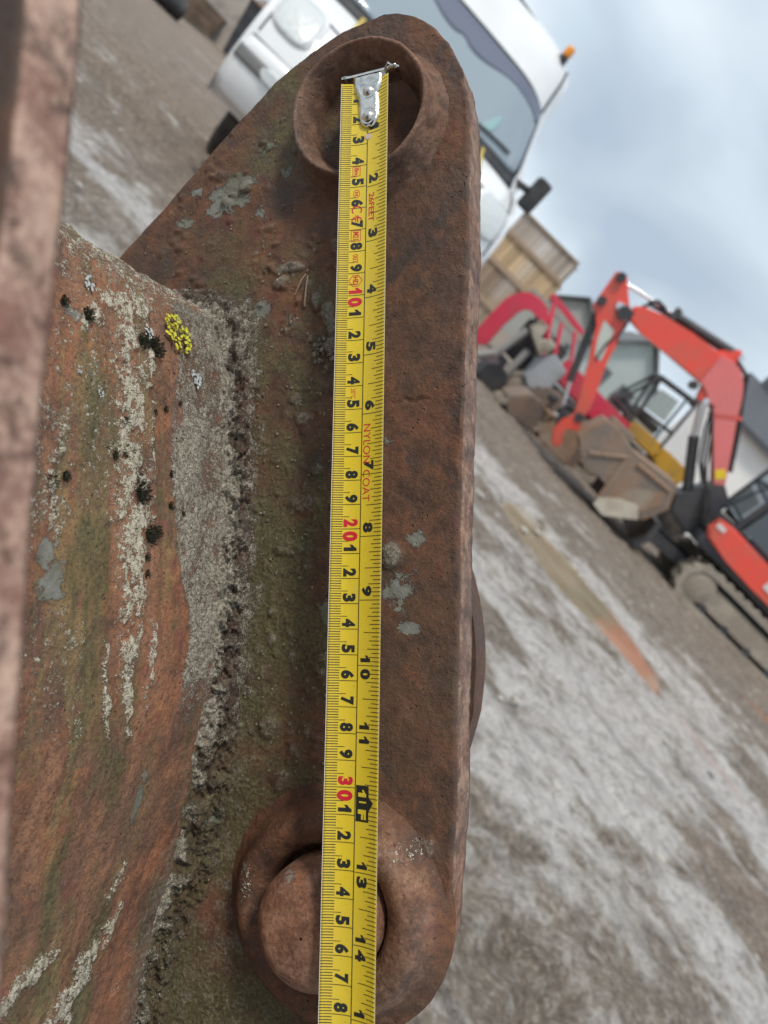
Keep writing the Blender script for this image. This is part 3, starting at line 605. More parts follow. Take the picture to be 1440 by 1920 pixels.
# ---- moss cushions, yellow lichen and soil crumbs on the shell
def shell_pt(h, y, lift=0.0):
    k = int(np.argmin(np.abs(sp[:, 1] - y) + (sp[:, 0] < -95) * (y > 60) * 50)); return np.array((sp[k, 0] + nx[k] * lift, sp[k, 1] + ny[k] * lift, h)), np.array((nx[k], ny[k], 0.0))
b = NB('moss_dark'); mn = b.noise(900, 4, .7)
M_moss = b.done(b.ramp(mn, [(.35, (0.006, 0.006, 0.004)), (.55, (0.02, 0.02, 0.008)), (.7, (0.07, 0.066, 0.02))]), .9)
rng = random.Random(5)
for h, y, r in [(100.8, 63.8, 3.6), (112.5, 64.4, 2.8), (70.1, 63.6, 4.2), (61.6, 63.4, 5.6), (66, 65.5, 3.6), (80.8, 42.4, 2.6), (81.1, 27.9, 3.0), (79.5, 18, 3.6), (85.9, 14.9, 2.4), (69.6, 3, 5.4), (73, 9, 3.2), (50.5, 0, 2.4), (51.4, 13, 2.0), (62.5, -13, 5.2), (58, -11, 3.0), (64, -21.4, 2.4), (63.3, -27.6, 2.2), (116.5, 1, 3.6), (110, 4, 2.6), (55.8, 38.8, 1.8), (62.8, 36.1, 1.6), (46, 44, 1.5), (42, -3, 1.6), (48, 28, 1.5)]:
    r *= .86; c, nn = shell_pt(h, y, .1); nn = Vector(nn); c = Vector(c); m = MB()
    t1 = nn.orthogonal().normalized(); t2 = nn.cross(t1)
    mat4 = Matrix(((t1.x, t2.x, nn.x, c.x), (t1.y, t2.y, nn.y, c.y), (t1.z, t2.z, nn.z, c.z), (0, 0, 0, 1)))
    bmesh.ops.create_icosphere(m.bm, subdivisions=2, radius=r * .72, matrix=mat4 @ Matrix.Diagonal((rng.uniform(.7, 1), rng.uniform(.7, 1), .38, 1)))
    for k in range(90):
        th = rng.uniform(0, 6.28); rr = r * math.sqrt(rng.random()) * .92; p = c + t1 * rr * math.cos(th) + t2 * rr * math.sin(th) + nn * r * .2
        d = (nn * rng.uniform(.7, 1.2) + (t1 * math.cos(th) + t2 * math.sin(th)) * rng.uniform(.2, 1.0) * rr / r).normalized() * r * rng.uniform(.2, .42); sd = d.orthogonal().normalized() * r * .09; sd2 = d.cross(sd).normalized() * r * .09
        v = [m.bm.verts.new(p + sd), m.bm.verts.new(p - sd), m.bm.verts.new(p + sd2), m.bm.verts.new(p + d)]
        for a_, b_, c_ in ((0, 1, 3), (1, 2, 3), (2, 0, 3)): m.bm.faces.new((v[a_], v[b_], v[c_]))
    for v in m.bm.verts: v.co *= mm
    m.build('moss_cushion', M_moss, bucket)
b = NB('yellow_lichen'); yn = b.noise(500, 5, .7)
M_yl = b.done(b.ramp(yn, [(.3, (0.24, 0.22, 0.03)), (.5, (0.62, 0.58, 0.04)), (.7, (0.80, 0.76, 0.10))]), .75, 0, b.bump(yn, .0006))
m = MB(); c0, nn = shell_pt(46, 74.5, 0.9); nn = Vector(nn); c0 = Vector(c0); t1 = Vector((0, 0, 1)); t2 = nn.cross(t1)
for k in range(110):
    th = rng.uniform(0, 6.28); rr = math.sqrt(rng.uniform(.05, 1)); p = c0 + t1 * 8.5 * rr * math.cos(th) + t2 * 8.2 * rr * math.sin(th) + nn * rng.uniform(0.2, 1.0)
    s_ = rng.uniform(.5, 1.15); nf = 7; ring = []
    tilt = Vector((rng.uniform(-.6, .6), rng.uniform(-.6, .6), rng.uniform(-.6, .6)))
    cv = m.bm.verts.new(p + nn * -.25)
    for q in range(nf):
        a = q / nf * 6.28; d = t1 * math.cos(a) + t2 * math.sin(a); rr_ = s_ * rng.uniform(.75, 1.2); ring.append(m.bm.verts.new(p + d * rr_ + nn * (rng.uniform(.05, .4) + d.dot(tilt) * .6)))
    for q in range(nf): m.bm.faces.new((cv, ring[q], ring[(q + 1) % nf]))
for v in m.bm.verts: v.co *= mm
m.build('yellow_lichen', M_yl, bucket, angle=80)
b = NB('pale_lichen'); yn = b.noise(700, 4, .7)
M_plc = b.done(b.ramp(yn, [(.3, (0.30, 0.32, 0.31)), (.7, (0.66, 0.70, 0.70))]), .8, 0, b.bump(yn, .0006))
for h, y, r in [(99, 76, 2.6), (66, 68, 3.0), (33, 57, 3.2), (106, 42, 1.3), (95, 36, 1.4), (36, 60, 1.6)]:
    c0, nn = shell_pt(h, y, 1.4); nn = Vector(nn); c0 = Vector(c0); t2 = nn.cross(t1); m = MB()
    for k in range(26):
        th = rng.uniform(0, 6.28); rr = math.sqrt(rng.random()) * r; p = c0 + t1 * rr * math.cos(th) + t2 * rr * 1.2 * math.sin(th) + nn * rng.uniform(-.9, -.5)
        m.sphere(p, r * rng.uniform(.12, .28), (.55, 1, 1), 1)
    for v in m.bm.verts: v.co *= mm
    m.build('pale_lichen', M_plc, bucket)
b = NB('soil_crumb'); yn = b.noise(500, 5, .7)
M_soil = b.done(b.ramp(yn, [(.3, (0.09, 0.075, 0.055)), (.55, (0.22, 0.19, 0.145)), (.75, (0.42, 0.39, 0.32))]), .9, 0, b.bump(yn, .0008))
m = MB()
def crumb(p, r):
    m.sphere(p, r, (rng.uniform(.7, 1.2), rng.uniform(.7, 1.4), rng.uniform(.4, .7)), 1)
for _ in range(240):
    crumb((rng.uniform(-70, -15), rng.uniform(-120, 120), rng.uniform(.2, .8)), rng.uniform(.25, .9))
for _ in range(120):
    crumb((rng.uniform(-130, -25), rng.uniform(105, 200) - 0, rng.uniform(.2, .7)), rng.uniform(.2, .6))
for _ in range(70): crumb((rng.uniform(-34, -14) , rng.uniform(70, 82), rng.uniform(.5, 2.5)), rng.uniform(.4, 1.2))
m2 = []
for v in m.bm.verts: v.co *= mm
# drop crumbs that fall outside the plate outline
tmp = [v for v in m.bm.verts if v.co.x / mm < np.interp(v.co.y / mm, [139, 235], [-147, 0]) + 6 and v.co.y / mm > 139]
bmesh.ops.delete(m.bm, geom=tmp, context='VERTS')
tag(m.build('soil_crumbs', M_soil, bucket), None, None, None, 'stuff')
# twig and dry stalk stuck on the plate
b = NB('dry_stalk'); M_stalk = b.done((0.30, 0.22, 0.14), .8)
MB().tube([(-44 * mm, 104 * mm, 1.2 * mm), (-40 * mm, 110 * mm, 3 * mm), (-38 * mm, 113 * mm, 2.2 * mm)], .35 * mm, 5).build('dry_stalk', M_stalk, bucket)
MB().tube([(-37 * mm, 112 * mm, 2.4 * mm), (-37.5 * mm, 104 * mm, 3.4 * mm), (-39 * mm, 98 * mm, 1.4 * mm)], .35 * mm, 5).build('dry_stalk', M_stalk, bucket)

# ---- the rest of the bucket, below the frame, resting on the ground
D = np.array(DOWN); base = np.array([-128, -272, 0.0])
depth = (PLATE_W @ Vector((-.128, -.272, 0))).z / mm
prf = []
for t in np.linspace(0, 1, 22):
    a = t * math.pi * 1.0
    prf.append((t, a))
side = np.array([-1, 0.35, 0.0]); side = side - D * side.dot(D); side /= np.linalg.norm(side)
m = MB(); hz = [-70, 330]; rows = []
poly = []
for t in np.linspace(0, 1, 16):
    a = math.pi * t; poly.append(base + D * (depth * .5 - 15) * (1 - math.cos(a)) + side * 250 * math.sin(a) * -0.0 + side * (-40 - 210 * math.sin(a) * -1))
inner = [p_ + side * -0 + (np.mean(poly, 0) - p_) * .04 for p_ in poly]
out3 = []
for p_, q_ in zip(poly, inner):
    for hz_ in hz: out3.append((p_ + np.array([0, 0, hz_])) * mm)
o = link_mesh('bucket_back', out3, grid_faces(16, 2), M_plate, bucket, True, dict(paint=np.full(32, .2), soil=np.full(32, .4), algae=np.full(32, .3)))
sol = o.modifiers.new('thickness', 'SOLIDIFY'); sol.thickness = .012

# ================================================================== TAPE MEASURE
tape = near_thing('tape_measure', 'yellow steel tape measure blade hooked on the upper boss and lying down the rusty plate', 'tape measure')
B0 = np.array((-0.95, 190.2, 17.1)); 
BD = np.array((0.0053, -0.9985, 0.0547)); BD /= np.linalg.norm(BD)
EXT = np.array((1.0, 0, 0)) - BD * BD[0]; EXT /= np.linalg.norm(EXT); NT = np.cross(EXT, -BD); NT /= np.linalg.norm(NT)
RT = 26.0; TH_M = R(22.4 - 20.0); TA, TB = R(-25), R(25)
def f2u(f): return math.asin(f * 0.794 - 0.087) - R(20)      # printed fraction across the blade -> arc angle
def tp(th, l, lift=0.0):
    r = RT - lift
    return (B0 + BD * l + EXT * (r * math.sin(th) - RT * math.sin(TH_M)) + NT * (RT * (1 - math.cos(th)) - RT * (1 - math.cos(TH_M)) + lift * math.cos(th))) * mm
NTH = 20; ths = np.linspace(TA, TB, NTH + 1)
b = NB('tape_yellow'); tn = b.noise(40, 4, .6); tf = b.noise(900, 3, .6)
tcol = b.mix(b.map(tn, .35, .7, 0, .35), (0.72, 0.53, 0.035), (0.66, 0.49, 0.05)); tcol = b.mix(b.map(tf, .64, .72, 0, .6), tcol, (0.40, 0.29, 0.03)); tcol = b.mix(b.map(b.noise(70, 5, .7, .5, stretch=(2.5, .5, 1)), .55, .72, 0, .4), tcol, (0.50, 0.40, 0.10))
M_tape = b.done(tcol, b.map(b.noise(50, 4, .6, .3, stretch=(2, .4, 1)), .35, .65, .24, .42), 0, b.bump(b.noise(180, 3, .6), .0001), spec=.5)
def ink(name, c):
    b = NB(name); return b.done(c, .4)
M_ink = ink('tape_ink_black', (0.022, 0.024, 0.020)); M_inkr = ink('tape_ink_red', (0.56, 0.02, 0.035)); M_inky = ink('tape_ink_yellow', (0.70, 0.52, 0.04))
b = NB('tape_steel'); sn = b.noise(300, 4, .65); M_steel = b.done(b.mix(b.map(sn, .35, .65), (0.52, 0.50, 0.46), (0.68, 0.66, 0.61)), .14, 1.0)
M_rivet = NB('rivet_metal').done((0.62, 0.59, 0.55), .30, 1.0)
ls_ = np.arange(0.0, 452, 4.0)
tv = [tp(t, l) for l in ls_ for t in ths]
blade = link_mesh('blade', tv, grid_faces(len(ls_), NTH + 1), M_tape, tape, True)
so = blade.modifiers.new('gauge', 'SOLIDIFY'); so.thickness = .00022; so.offset = 1
# thin pale lines along both blade edges
M_edgew = ink('tape_edge_white', (0.75, 0.72, 0.62))
for sgn, t in ((-1, TA), (1, TB)):
    ev = []
    for l in ls_:
        ev += [tp(t - sgn * .004, l, .05), tp(t + sgn * .004, l, .03)]
    link_mesh('blade_edge', ev, grid_faces(len(ls_), 2), M_edgew, tape, True)

class Print:
    def __init__(s): s.v = []; s.f = []
    def poly(s, pts, tris, lift=.07):
        """pts: (l, theta)"""
        bm = bmesh.new(); vs = [bm.verts.new((p[0], p[1], 0)) for p in pts]
        for t in tris:
            try: bm.faces.new([vs[i] for i in t])
            except ValueError: pass
        mn_ = min(p[1] for p in pts); mx_ = max(p[1] for p in pts)
        for t in ths[1:-1]:
            if mn_ < t < mx_: bmesh.ops.bisect_plane(bm, geom=bm.verts[:] + bm.edges[:] + bm.faces[:], plane_co=(0, t, 0), plane_no=(0, 1, 0))
        bm.verts.index_update(); o_ = len(s.v)
        for v in bm.verts: s.v.append(tp(v.co.y, v.co.x, lift))
        for f in bm.faces: s.f.append([o_ + v.index for v in f.verts])
        bm.free()
    def rect(s, l0, l1, f0, f1, lift=.07):
        a, c = f2u(max(f0, .003)), f2u(min(f1, .997)); s.poly([(l0, a), (l1, a), (l1, c), (l0, c)], [(0, 1, 2, 3)], lift)
    def line(s, p, q, w, lift=.07):
        """stroke between (l,f) points"""
        a = np.array((p[0], f2u(p[1]) * RT)); c = np.array((q[0], f2u(q[1]) * RT)); d = c - a; d /= np.linalg.norm(d); n = np.array((-d[1], d[0])) * w / 2; e = d * w / 2
        P = [a + n - e, a - n - e, c - n + e, c + n + e]; s.poly([(x, y / RT) for x, y in P], [(0, 1, 2, 3)], lift)
    def text(s, st, l0, l1, f0, f1, bold=.03, lift=.07, keep=False):
        vs, fs = glyph(st, bold); a, c = f2u(f0), f2u(f1)
        s.poly([(l0 + (l1 - l0) * x, a + (c - a) * y) for x, y in vs], fs, lift)
    def build(s, name, mat):
        return link_mesh(name, s.v, s.f, mat, tape)
_gc = {}
def glyph(st, bold):
    k = (st, bold)
    if st == '1':
        return np.array([(.42, 0), (1, 0), (1, 1), (.52, 1), (.42, .86), (0, .66), (0, .44), (.42, .58)]), [(0, 1, 2, 3, 4, 7), (4, 5, 6, 7)]
    if k in _gc: return _gc[k]
    cu = bpy.data.curves.new('t', 'FONT'); cu.body = st; cu.offset = bold; cu.fill_mode = 'FRONT'; cu.resolution_u = 4
    o = bpy.data.objects.new('t', cu); col.objects.link(o); bpy.context.view_layer.update()
    me = bpy.data.meshes.new_from_object(o.evaluated_get(bpy.context.evaluated_depsgraph_get()))
    v = np.array([tuple(q.co) for q in me.vertices])[:, :2]; f = [tuple(p.vertices) for p in me.polygons]
    v = (v - v.min(0)) / (v.max(0) - v.min(0)); bpy.data.objects.remove(o); bpy.data.curves.remove(cu); bpy.data.meshes.remove(me)
    _gc[k] = (v, f); return _gc[k]
K = Print(); RD = Print(); YL = Print()
for i in range(1, 451):
    if i % 10 == 0: K.rect(i - .13, i + .13, 0, .585)
    elif i % 5 == 0: K.rect(i - .12, i + .12, 0, .365)
    else: K.rect(i - .16, i + .16, 0, .235)
for i in range(1, 284):
    l = i * 25.4 / 16
    if i % 16 == 0: f = .595
    elif i % 8 == 0: f = .69
    elif i % 4 == 0: f = .76
    elif i % 2 == 0: f = .80
    else: f = .845
    if i == 192: continue
    K.rect(l - .13, l + .13, f, 1)
K.rect(24, 450, .575, .592)
BO = .06
for n in range(1, 45):
    e = 10.0 * n
    if n % 10 == 0:
        RD = Print(); RD.text(str(n // 10), e - (3.4 if n == 10 else 4.0), e - .8, .25, .535, BO); RD.text('0', e + 1.0, e + 5.0, .235, .535, BO); RD.build('red_numeral', M_inkr); RD = Print()
    else:
        d = str(n % 10); w0 = 3.1 if d == '1' else 4.1
        off = 1.0 if (d == '1' and n > 10) else .75
        K.text(d, e - off - (2.6 if d == '1' else 3.3), e - off, .265, .52, BO)
for n in range(1, 18):
    e = 25.4 * n
    if n == 12: continue
    s_ = str(n)
    if len(s_) == 1: K.text(s_, e - 5.6, e - 1.5, .635, .825, BO)
    else:
        K.text(s_[0], e - 3.9, e - 1.3, .635, .825, BO); K.text(s_[1], e + 1.3, e + (4.0 if s_[1] == '1' else 5.3), .635, .825, BO)
# foot mark: black block with arrow, yellow 1 F
K.rect(298.8, 312, .60, .835, .075); a, c = f2u(.835), f2u(.92)
K.poly([(303.0, a), (304.8, c), (308.0, a)], [(0, 1, 2)], .075)
YL.text('1', 300.4, 303.0, .64, .79, BO, .11); YL.text('F', 307.6, 311.2, .64, .79, BO, .11)
YL.rect(304.6, 305.2, .66, .79, .11)
# small red marks
def box(P, l0, l1, f0, f1, w=.25):
    P.line((l0, f0), (l1, f0), w); P.line((l1, f0), (l1, f1), w); P.line((l1, f1), (l0, f1), w); P.line((l0, f1), (l0, f0), w)
RD.build('red_print', M_inkr); RD = Print()
RD.text('8m', 40.9, 44.3, .315, .415, .02); box(RD, 40.4, 44.8, .285, .44)
def ringp(P, l, f, rl, rf, w=.25):
    q = [(l + rl * math.cos(t), f + rf * math.sin(t)) for t in np.linspace(0, 2 * math.pi, 17)]
    for a_, b_ in zip(q[:-1], q[1:]): P.line(a_, b_, w)
RD.build('red_print', M_inkr); RD = Print()
ringp(RD, 53.2, .375, 1.8, .065); RD.text('II', 52.3, 54.1, .345, .405, .02)
RD.build('red_print', M_inkr); RD = Print()
RD.text('C', 58.9, 62.3, .275, .50, .0); RD.text('\u20ac', 63.2, 67.4, .275, .50, .0)
RD.build('red_print', M_inkr); RD = Print()
RD.text('M21', 71.0, 74.6, .32, .44, .02); box(RD, 70.4, 75.2, .28, .475)
RD.build('red_print', M_inkr); RD = Print()
RD.text('007', 81.3, 85.2, .32, .43, .0)
RD.build('red_print', M_inkr); RD = Print()
q = [(90.8, .385), (92.3, .285), (94.6, .285), (96.0, .385), (94.6, .50), (92.3, .50), (90.8, .385)]
q = [(93.4 + (a_ - 93.4), b_) for a_, b_ in [(91.0, .33), (93.4, .25), (95.8, .33), (95.8, .45), (93.4, .53), (91.0, .45), (91.0, .33)]]
for a_, b_ in zip(q[:-1], q[1:]): RD.line(a_, b_, .28)
RD.text('HD', 91.5, 95.3, .335, .445, .03)
RD.build('red_print', M_inkr); RD = Print()
RD.text('20\u00b0C', 141.0, 145.4, .34, .44, .0)
RD.build('red_print', M_inkr); RD = Print()
RD.text('26FEET', 54.0, 67.2, .635, .75, .015)
RD.build('red_print', M_inkr); RD = Print()
RD.text('NYLON', 156.8, 173.2, .615, .755, .0); RD.text('COAT', 176.0, 189.0, .615, .755, .0)
K.build('black_print', M_ink); RD.build('red_print', M_inkr); YL.build('yellow_print', M_inky)

# ---- end hook: tongue with two rivets and a slot hole, shoulders, wing tips and the bent-down lip
def hk(x, l, lift): 
    return tuple((B0 + EXT * x + BD * l + NT * (lift)) * mm)
def plate_poly(m, pts, z0, z1, zf=None):
    zf = zf or (lambda x: 0.0)
    v0 = [m.bm.verts.new(hk(x, l, z0 + zf(x))) for x, l in pts]; v1 = [m.bm.verts.new(hk(x, l, z1 + zf(x))) for x, l in pts]; n = len(pts)
    m.bm.faces.new(v0[::-1]); m.bm.faces.new(v1)
    for i in range(n): m.bm.faces.new((v0[i], v0[(i + 1) % n], v1[(i + 1) % n], v1[i]))
rise = lambda x: 0.022 * x * x * .5
HWT = [(-2.6, 7.7, .1), (0, 7.6, 0), (2.6, 7.2, 0), (5.0, 6.0, 0), (7.2, 4.9, 0), (9.0, 4.75, .3), (12, 4.65, .6), (18, 4.5, .7), (19.8, 4.1, .8), (21.2, 3.3, .9), (22.3, 2.1, 1.0), (22.9, .5, 1.0)]
tl = np.concatenate([np.linspace(-2.6, 18, 44), np.linspace(18.2, 22.9, 16)]); nx_ = 29; hv = []
for l in tl:
    hw_ = np.interp(l, [q[0] for q in HWT], [q[1] for q in HWT]); cx_ = np.interp(l, [q[0] for q in HWT], [q[2] for q in HWT])
    for a in np.sin(np.linspace(-math.pi / 2, math.pi / 2, nx_)):
        x = cx_ + a * hw_
        z = 1.75 - 1.5 * abs(a) ** 8 + .35 * smooth(20.5, 22.5, l) * -2
        z -= 0.55 * smooth(.25, 1.0, abs(a)) * smooth(6.5, 1.0, l)                      # shoulders fall away
        z += 0.50 * math.exp(-((abs(a) - .72) / .12) ** 2) * smooth(8.5, 5.0, l)        # creases running up to the shoulders
        z -= 0.45 * math.exp(-(((x - cx_) / 4.2) ** 2 + ((l - 1.6) / 1.5) ** 2))         # pressed throat
        for ry in (5.9, 18.0): z -= .30 * math.exp(-((math.hypot(x - .5, l - ry) - 3.0) / .45) ** 2)
        hv.append(hk(x, l, z))
o = link_mesh('hook_tongue', hv, grid_faces(len(tl), nx_), M_steel, tape, True); q_ = o.modifiers.new('gauge', 'SOLIDIFY'); q_.thickness = .0006; q_.offset = 0
# folded top ridge, wings and lip
m = MB(); plate_poly(m, [(-7.7, -3.0), (-7.7, -2.0), (7.9, -2.0), (7.9, -3.0)], .3, 1.7, rise); m.build('hook_fold', M_steel, tape)
m = MB(); plate_poly(m, [(-12.2, -3.3), (-12.2, -2.3), (-7.7, -2.0), (-7.7, -3.0)], .5, 1.3, lambda x: 1.0); m.build('hook_wing', M_steel, tape)
wr = [(7.7, -2.9, 1.6), (9.2, -3.1, 3.0), (10.4, -3.3, 4.4), (11.4, -3.0, 3.0), (12.4, -2.8, 2.0), (13.6, -2.8, 2.2), (14.4, -2.8, 1.4)]
m = MB(); m.tube([hk(x, l, z) for x, l, z in wr], .42 * mm, 6); m.build('hook_wing', M_steel, tape)
lv = []
for x in np.linspace(-11.5, 13.5, 18):
    for z in np.linspace(1.2, -9.0, 6): lv.append(hk(x * (1 - max(0, -z - 5) * .02), -2.6 - .2 * max(0, -z), z + (rise(x) if z > 0 else 0)))
o = link_mesh('hook_lip', lv, grid_faces(18, 6), M_steel, tape, True); o.modifiers.new('gauge', 'SOLIDIFY').thickness = .0008
for x, l in ((.5, 5.9), (.6, 18.0)):
    m = MB(); prof = [(2.6, 0), (2.55, .5), (2.3, 1.0), (1.8, 1.5), (1.0, 1.85), (0, 1.95)]
    M4 = Matrix(((EXT[0], -BD[0], NT[0], 0), (EXT[1], -BD[1], NT[1], 0), (EXT[2], -BD[2], NT[2], 0), (0, 0, 0, 1)))
    p = hk(x, l, 1.35); m.lathe([(r * mm, z * mm) for r, z in prof], Matrix.Translation(p) @ M4, 20); m.build('rivet', M_rivet, tape)
m = MB(); m.lathe([(1.0 * mm, .0), (1.25 * mm, .12 * mm), (1.45 * mm, .0)], Matrix.Translation(hk(.6, 12.0, 1.62)) @ M4, 18); m.build('hole_rim', M_steel, tape)
b = NB('hole_dark'); M_hole = b.done((0.10, 0.09, 0.08), .5)
m = MB(); m.lathe([(1.05 * mm, 0), (1.0 * mm, .04 * mm), (0, .04 * mm)], Matrix.Translation(hk(.6, 12.0, 1.60)) @ M4, 16); m.build('hole', M_hole, tape)
b = NB('copper_rivet'); M_cop = b.done((0.66, 0.50, 0.42), .35, .6)
m = MB(); m.lathe([(1.55 * mm, 0), (1.5 * mm, .12 * mm), (1.2 * mm, .16 * mm), (0, .16 * mm)], Matrix.Translation(tp(f2u(.60), 26.9, .05)) @ M4, 7); m.build('blade_rivet', M_cop, tape)

# ================================================================== BACKGROUND THINGS
M_white = painted('van_white', (0.80, 0.81, 0.82), .22, (0.42, 0.40, 0.36), .18, 1.2, coat=.5)
b = NB('window_glass'); gn_ = b.noise(1.2, 2, .5)
M_glass = b.done(b.mix(gn_, (0.035, 0.05, 0.06), (0.06, 0.08, 0.09)), .04, 0, spec=.9)
b = NB('windscreen_glass'); M_wind = b.done((0.27, 0.325, 0.37), .06, 0, spec=.8)
M_black = painted('black_plastic', (0.022, 0.022, 0.025), .5, (0.12, 0.11, 0.1), .3, 4)
M_rubber = painted('tyre_rubber', (0.02, 0.02, 0.02), .8, (0.17, 0.14, 0.11), .55, 6)
M_grey = painted('grey_plastic', (0.17, 0.18, 0.19), .5, (0.2, 0.18, 0.15), .4, 4)
M_chrome = NB('chrome_rod').done((0.72, 0.73, 0.74), .15, 1.0)
b = NB('lamp_lens'); M_lens = b.done((0.60, 0.63, 0.63), .35, .0, b.bump(b.noise(22, 2, .5), .01), spec=.8)
M_amber = NB('amber_lens').done((0.75, 0.26, 0.015), .2, 0, spec=.6)
M_ystripe = painted('yellow_trim', (0.60, 0.46, 0.10), .4, (.3, .25, .15), .3, 4)

# ---- white van ---------------------------------------------------
van = thing('tipper_van', 'white van with amber roof beacon parked beyond the rusty bucket plate', 'van', (-1.70, 5.33, 0.06), R(21))
HW = 1.09
FRONT = [(0.16, .42), (0.05, .52), (0.0, .66), (0.0, .82), (0.03, .96), (0.10, 1.10), (0.22, 1.22), (0.42, 1.33), (0.62, 1.42), (0.66, 1.44), (0.80, 1.60), (0.97, 1.80), (1.10, 1.95), (1.19, 2.05), (1.30, 2.22), (1.46, 2.42), (1.75, 2.55), (2.3, 2.60), (3.2, 2.61), (4.6, 2.60), (5.1, 2.55), (5.22, 2.4), (5.25, 1.6), (5.25, .5)]
FP = catmull(FRONT, 200); FS = np.linspace(0, 1, 200)
def van_pt(u, t, lift=0.0):
    """u -1..1 across, t = index along FP (0..199)"""
    y = np.interp(t, range(200), FP[:, 0]); z = np.interp(t, range(200), FP[:, 1])
    hw = HW * (1 - .13 * smooth(1.15, 2.25, z)); 
    au = abs(u); rr = (max(0, au - .45) / .55)
    frontness = 1 - smooth(1.2, 2.4, y)
    yy = y + frontness * (.20 * rr ** 2.6 + .05 * au ** 2); zz = z - (.10 * rr ** 3 * smooth(1.3, 2.0, z))
    if lift:
        d = 1e-2; p = np.array((hw * u, yy, zz)); a_ = np.array(van_pt(u + d if u < .98 else u - d, t)) - p; b_ = np.array(van_pt(u, t + 1)) - p
        n = np.cross(a_, b_) * (1 if u < .98 else -1); n /= (np.linalg.norm(n) + 1e-9); n = n if n[1] < 0 or n[2] > .5 else -n
        return p + n * lift
    return (hw * u, yy, zz)
def t_at_z(z): 
    k = np.argmax(FP[:, 1] >= z); return float(k)
us = np.sin(np.linspace(-math.pi / 2, math.pi / 2, 41)); vv = [van_pt(u, t) for t in range(0, 200, 2) for u in us]; nrw = 100
skirt = []
ff = grid_faces(nrw, 41)
# closed flanks
bmv = bmesh.new(); vs = [bmv.verts.new(p) for p in vv]
for f in ff: bmv.faces.new([vs[i] for i in f])
for sgn in (0, 40):
    prev = None
    for i in range(nrw):
        v = vs[i * 41 + sgn]; q = bmv.verts.new((v.co.x * .995, v.co.y if v.co.y > .5 else v.co.y + .02, .42))
        if prev: bmv.faces.new((prev[0], v, q, prev[1]) if sgn == 0 else (v, prev[0], prev[1], q))
        prev = (v, q)
bmesh.ops.recalc_face_normals(bmv, faces=bmv.faces[:])
me = bpy.data.meshes.new('body'); 
for f in bmv.faces: f.smooth = True
bmv.to_mesh(me); bmv.free(); me.materials.append(M_white); o = bpy.data.objects.new('body', me); col.objects.link(o); o.parent = van
def van_panel(name, u0, u1, t0, t1, mat, lift=.012, corner=.12, nu=18, nt=14, shape=None, parent=van, label=None):
    vs = []
    for j in range(nt):
        for i in range(nu):
            a_, c_ = i / (nu - 1) * 2 - 1, j / (nt - 1) * 2 - 1
            if corner:       # squircle corners
                k = 1 - corner * (abs(c_) ** 4) ; k2 = 1 - corner * (abs(a_) ** 4)
                a2, c2 = a_ * k, c_ * k2
            else: a2, c2 = a_, c_
            if shape: a2, c2 = shape(a2, c2)
            vs.append(van_pt(u0 + (u1 - u0) * (a2 + 1) / 2, t0 + (t1 - t0) * (c2 + 1) / 2, lift))
    o = link_mesh(name, vs, grid_faces(nt, nu), mat, parent, True); s = o.modifiers.new('thick', 'SOLIDIFY'); s.thickness = .008; s.offset = 0
    if label: o['label'] = label
    return o
tz = t_at_z
ws = van_panel('windscreen_surround', -.93, .93, tz(1.44), tz(2.09), M_black, .010, .05, 30, 16)
van_panel('windscreen', -.89, .89, tz(1.475), tz(2.05), M_wind, .018, .05, 30, 16)
M_tint = NB('screen_tint').done((0.13, 0.145, 0.20), .12, 0, spec=.7)
van_panel('screen_tint_band', -.885, .885, tz(1.90), tz(2.045), M_tint, .024, .03, 40, 8, lambda a_, c_: (a_, c_ if c_ > 0 else c_ * (.15 + 1.1 * smooth(.62, .15, abs(a_)) - .35 * smooth(.10, .0, abs(a_)))))
M_teal = NB('screen_reflection').done((0.27, 0.42, 0.43), .2)  # teal reflection on the windscreen, painted as a flat patch
van_panel('screen_reflection', .46, .60, tz(1.53), tz(1.70), M_teal, .026, .25, 10, 8, lambda a_, c_: (a_ * (.25 + .5 * (1 - c_) / 2) + .5 * c_, c_))
for s_ in (-1, 1):
    van_panel('headlight', s_ * .80 - .13, s_ * .80 + .13, tz(.98), tz(1.24), M_lens, .014, .18)
    van_panel('headlight_bezel', s_ * .80 - .15, s_ * .80 + .15, tz(.955), tz(1.265), M_white, .006, .16)
van_panel('grille', -.36, .36, tz(.88), tz(1.16), M_black, .010, .08)
for k in range(4): van_panel('grille_bar', -.34, .34, tz(.91 + .065 * k), tz(.925 + .065 * k), M_grey, .026, 0, 12, 3)
van_panel('bumper', -.97, .97, tz(.46), tz(.84), M_white, .035, .05, 34, 8, label='white lower bumper')
van_panel('bumper_insert', -.95, .95, tz(.665), tz(.765), M_grey, .045, .0, 30, 4)
for s_ in (-1, 1): van_panel('bonnet_trim', s_ * .56 - .014, s_ * .56 + .014, tz(1.06), tz(1.43), M_ystripe, .014, 0, 3, 14, lambda a_, c_: (a_ + 1.2 * (1 - c_) ** 1.5, c_))
van_panel('cowl', -.90, .90, tz(1.40), tz(1.46), M_black, .012, .0, 24, 4)
for u0, u1 in ((-.45, .12), (.20, .74)):
    pts = [van_pt(u0 + (u1 - u0) * k / 8, tz(1.475) + 2.5 * (k / 8) ** .8, .04) for k in range(9)]
    MB().tube(pts, .011, 6).build('wiper', M_black, van)
for s_ in (-1, 1):
    m = MB(); m.tube([(s_ * .97, .98, 1.50), (s_ * 1.10, .90, 1.52)], .03, 8); m.build('mirror_arm', M_black, van)
    m = MB(); m.box((s_ * 1.17, .90, 1.53), (.13, .13, .27), None, .03); m.build('mirror', M_black, van)
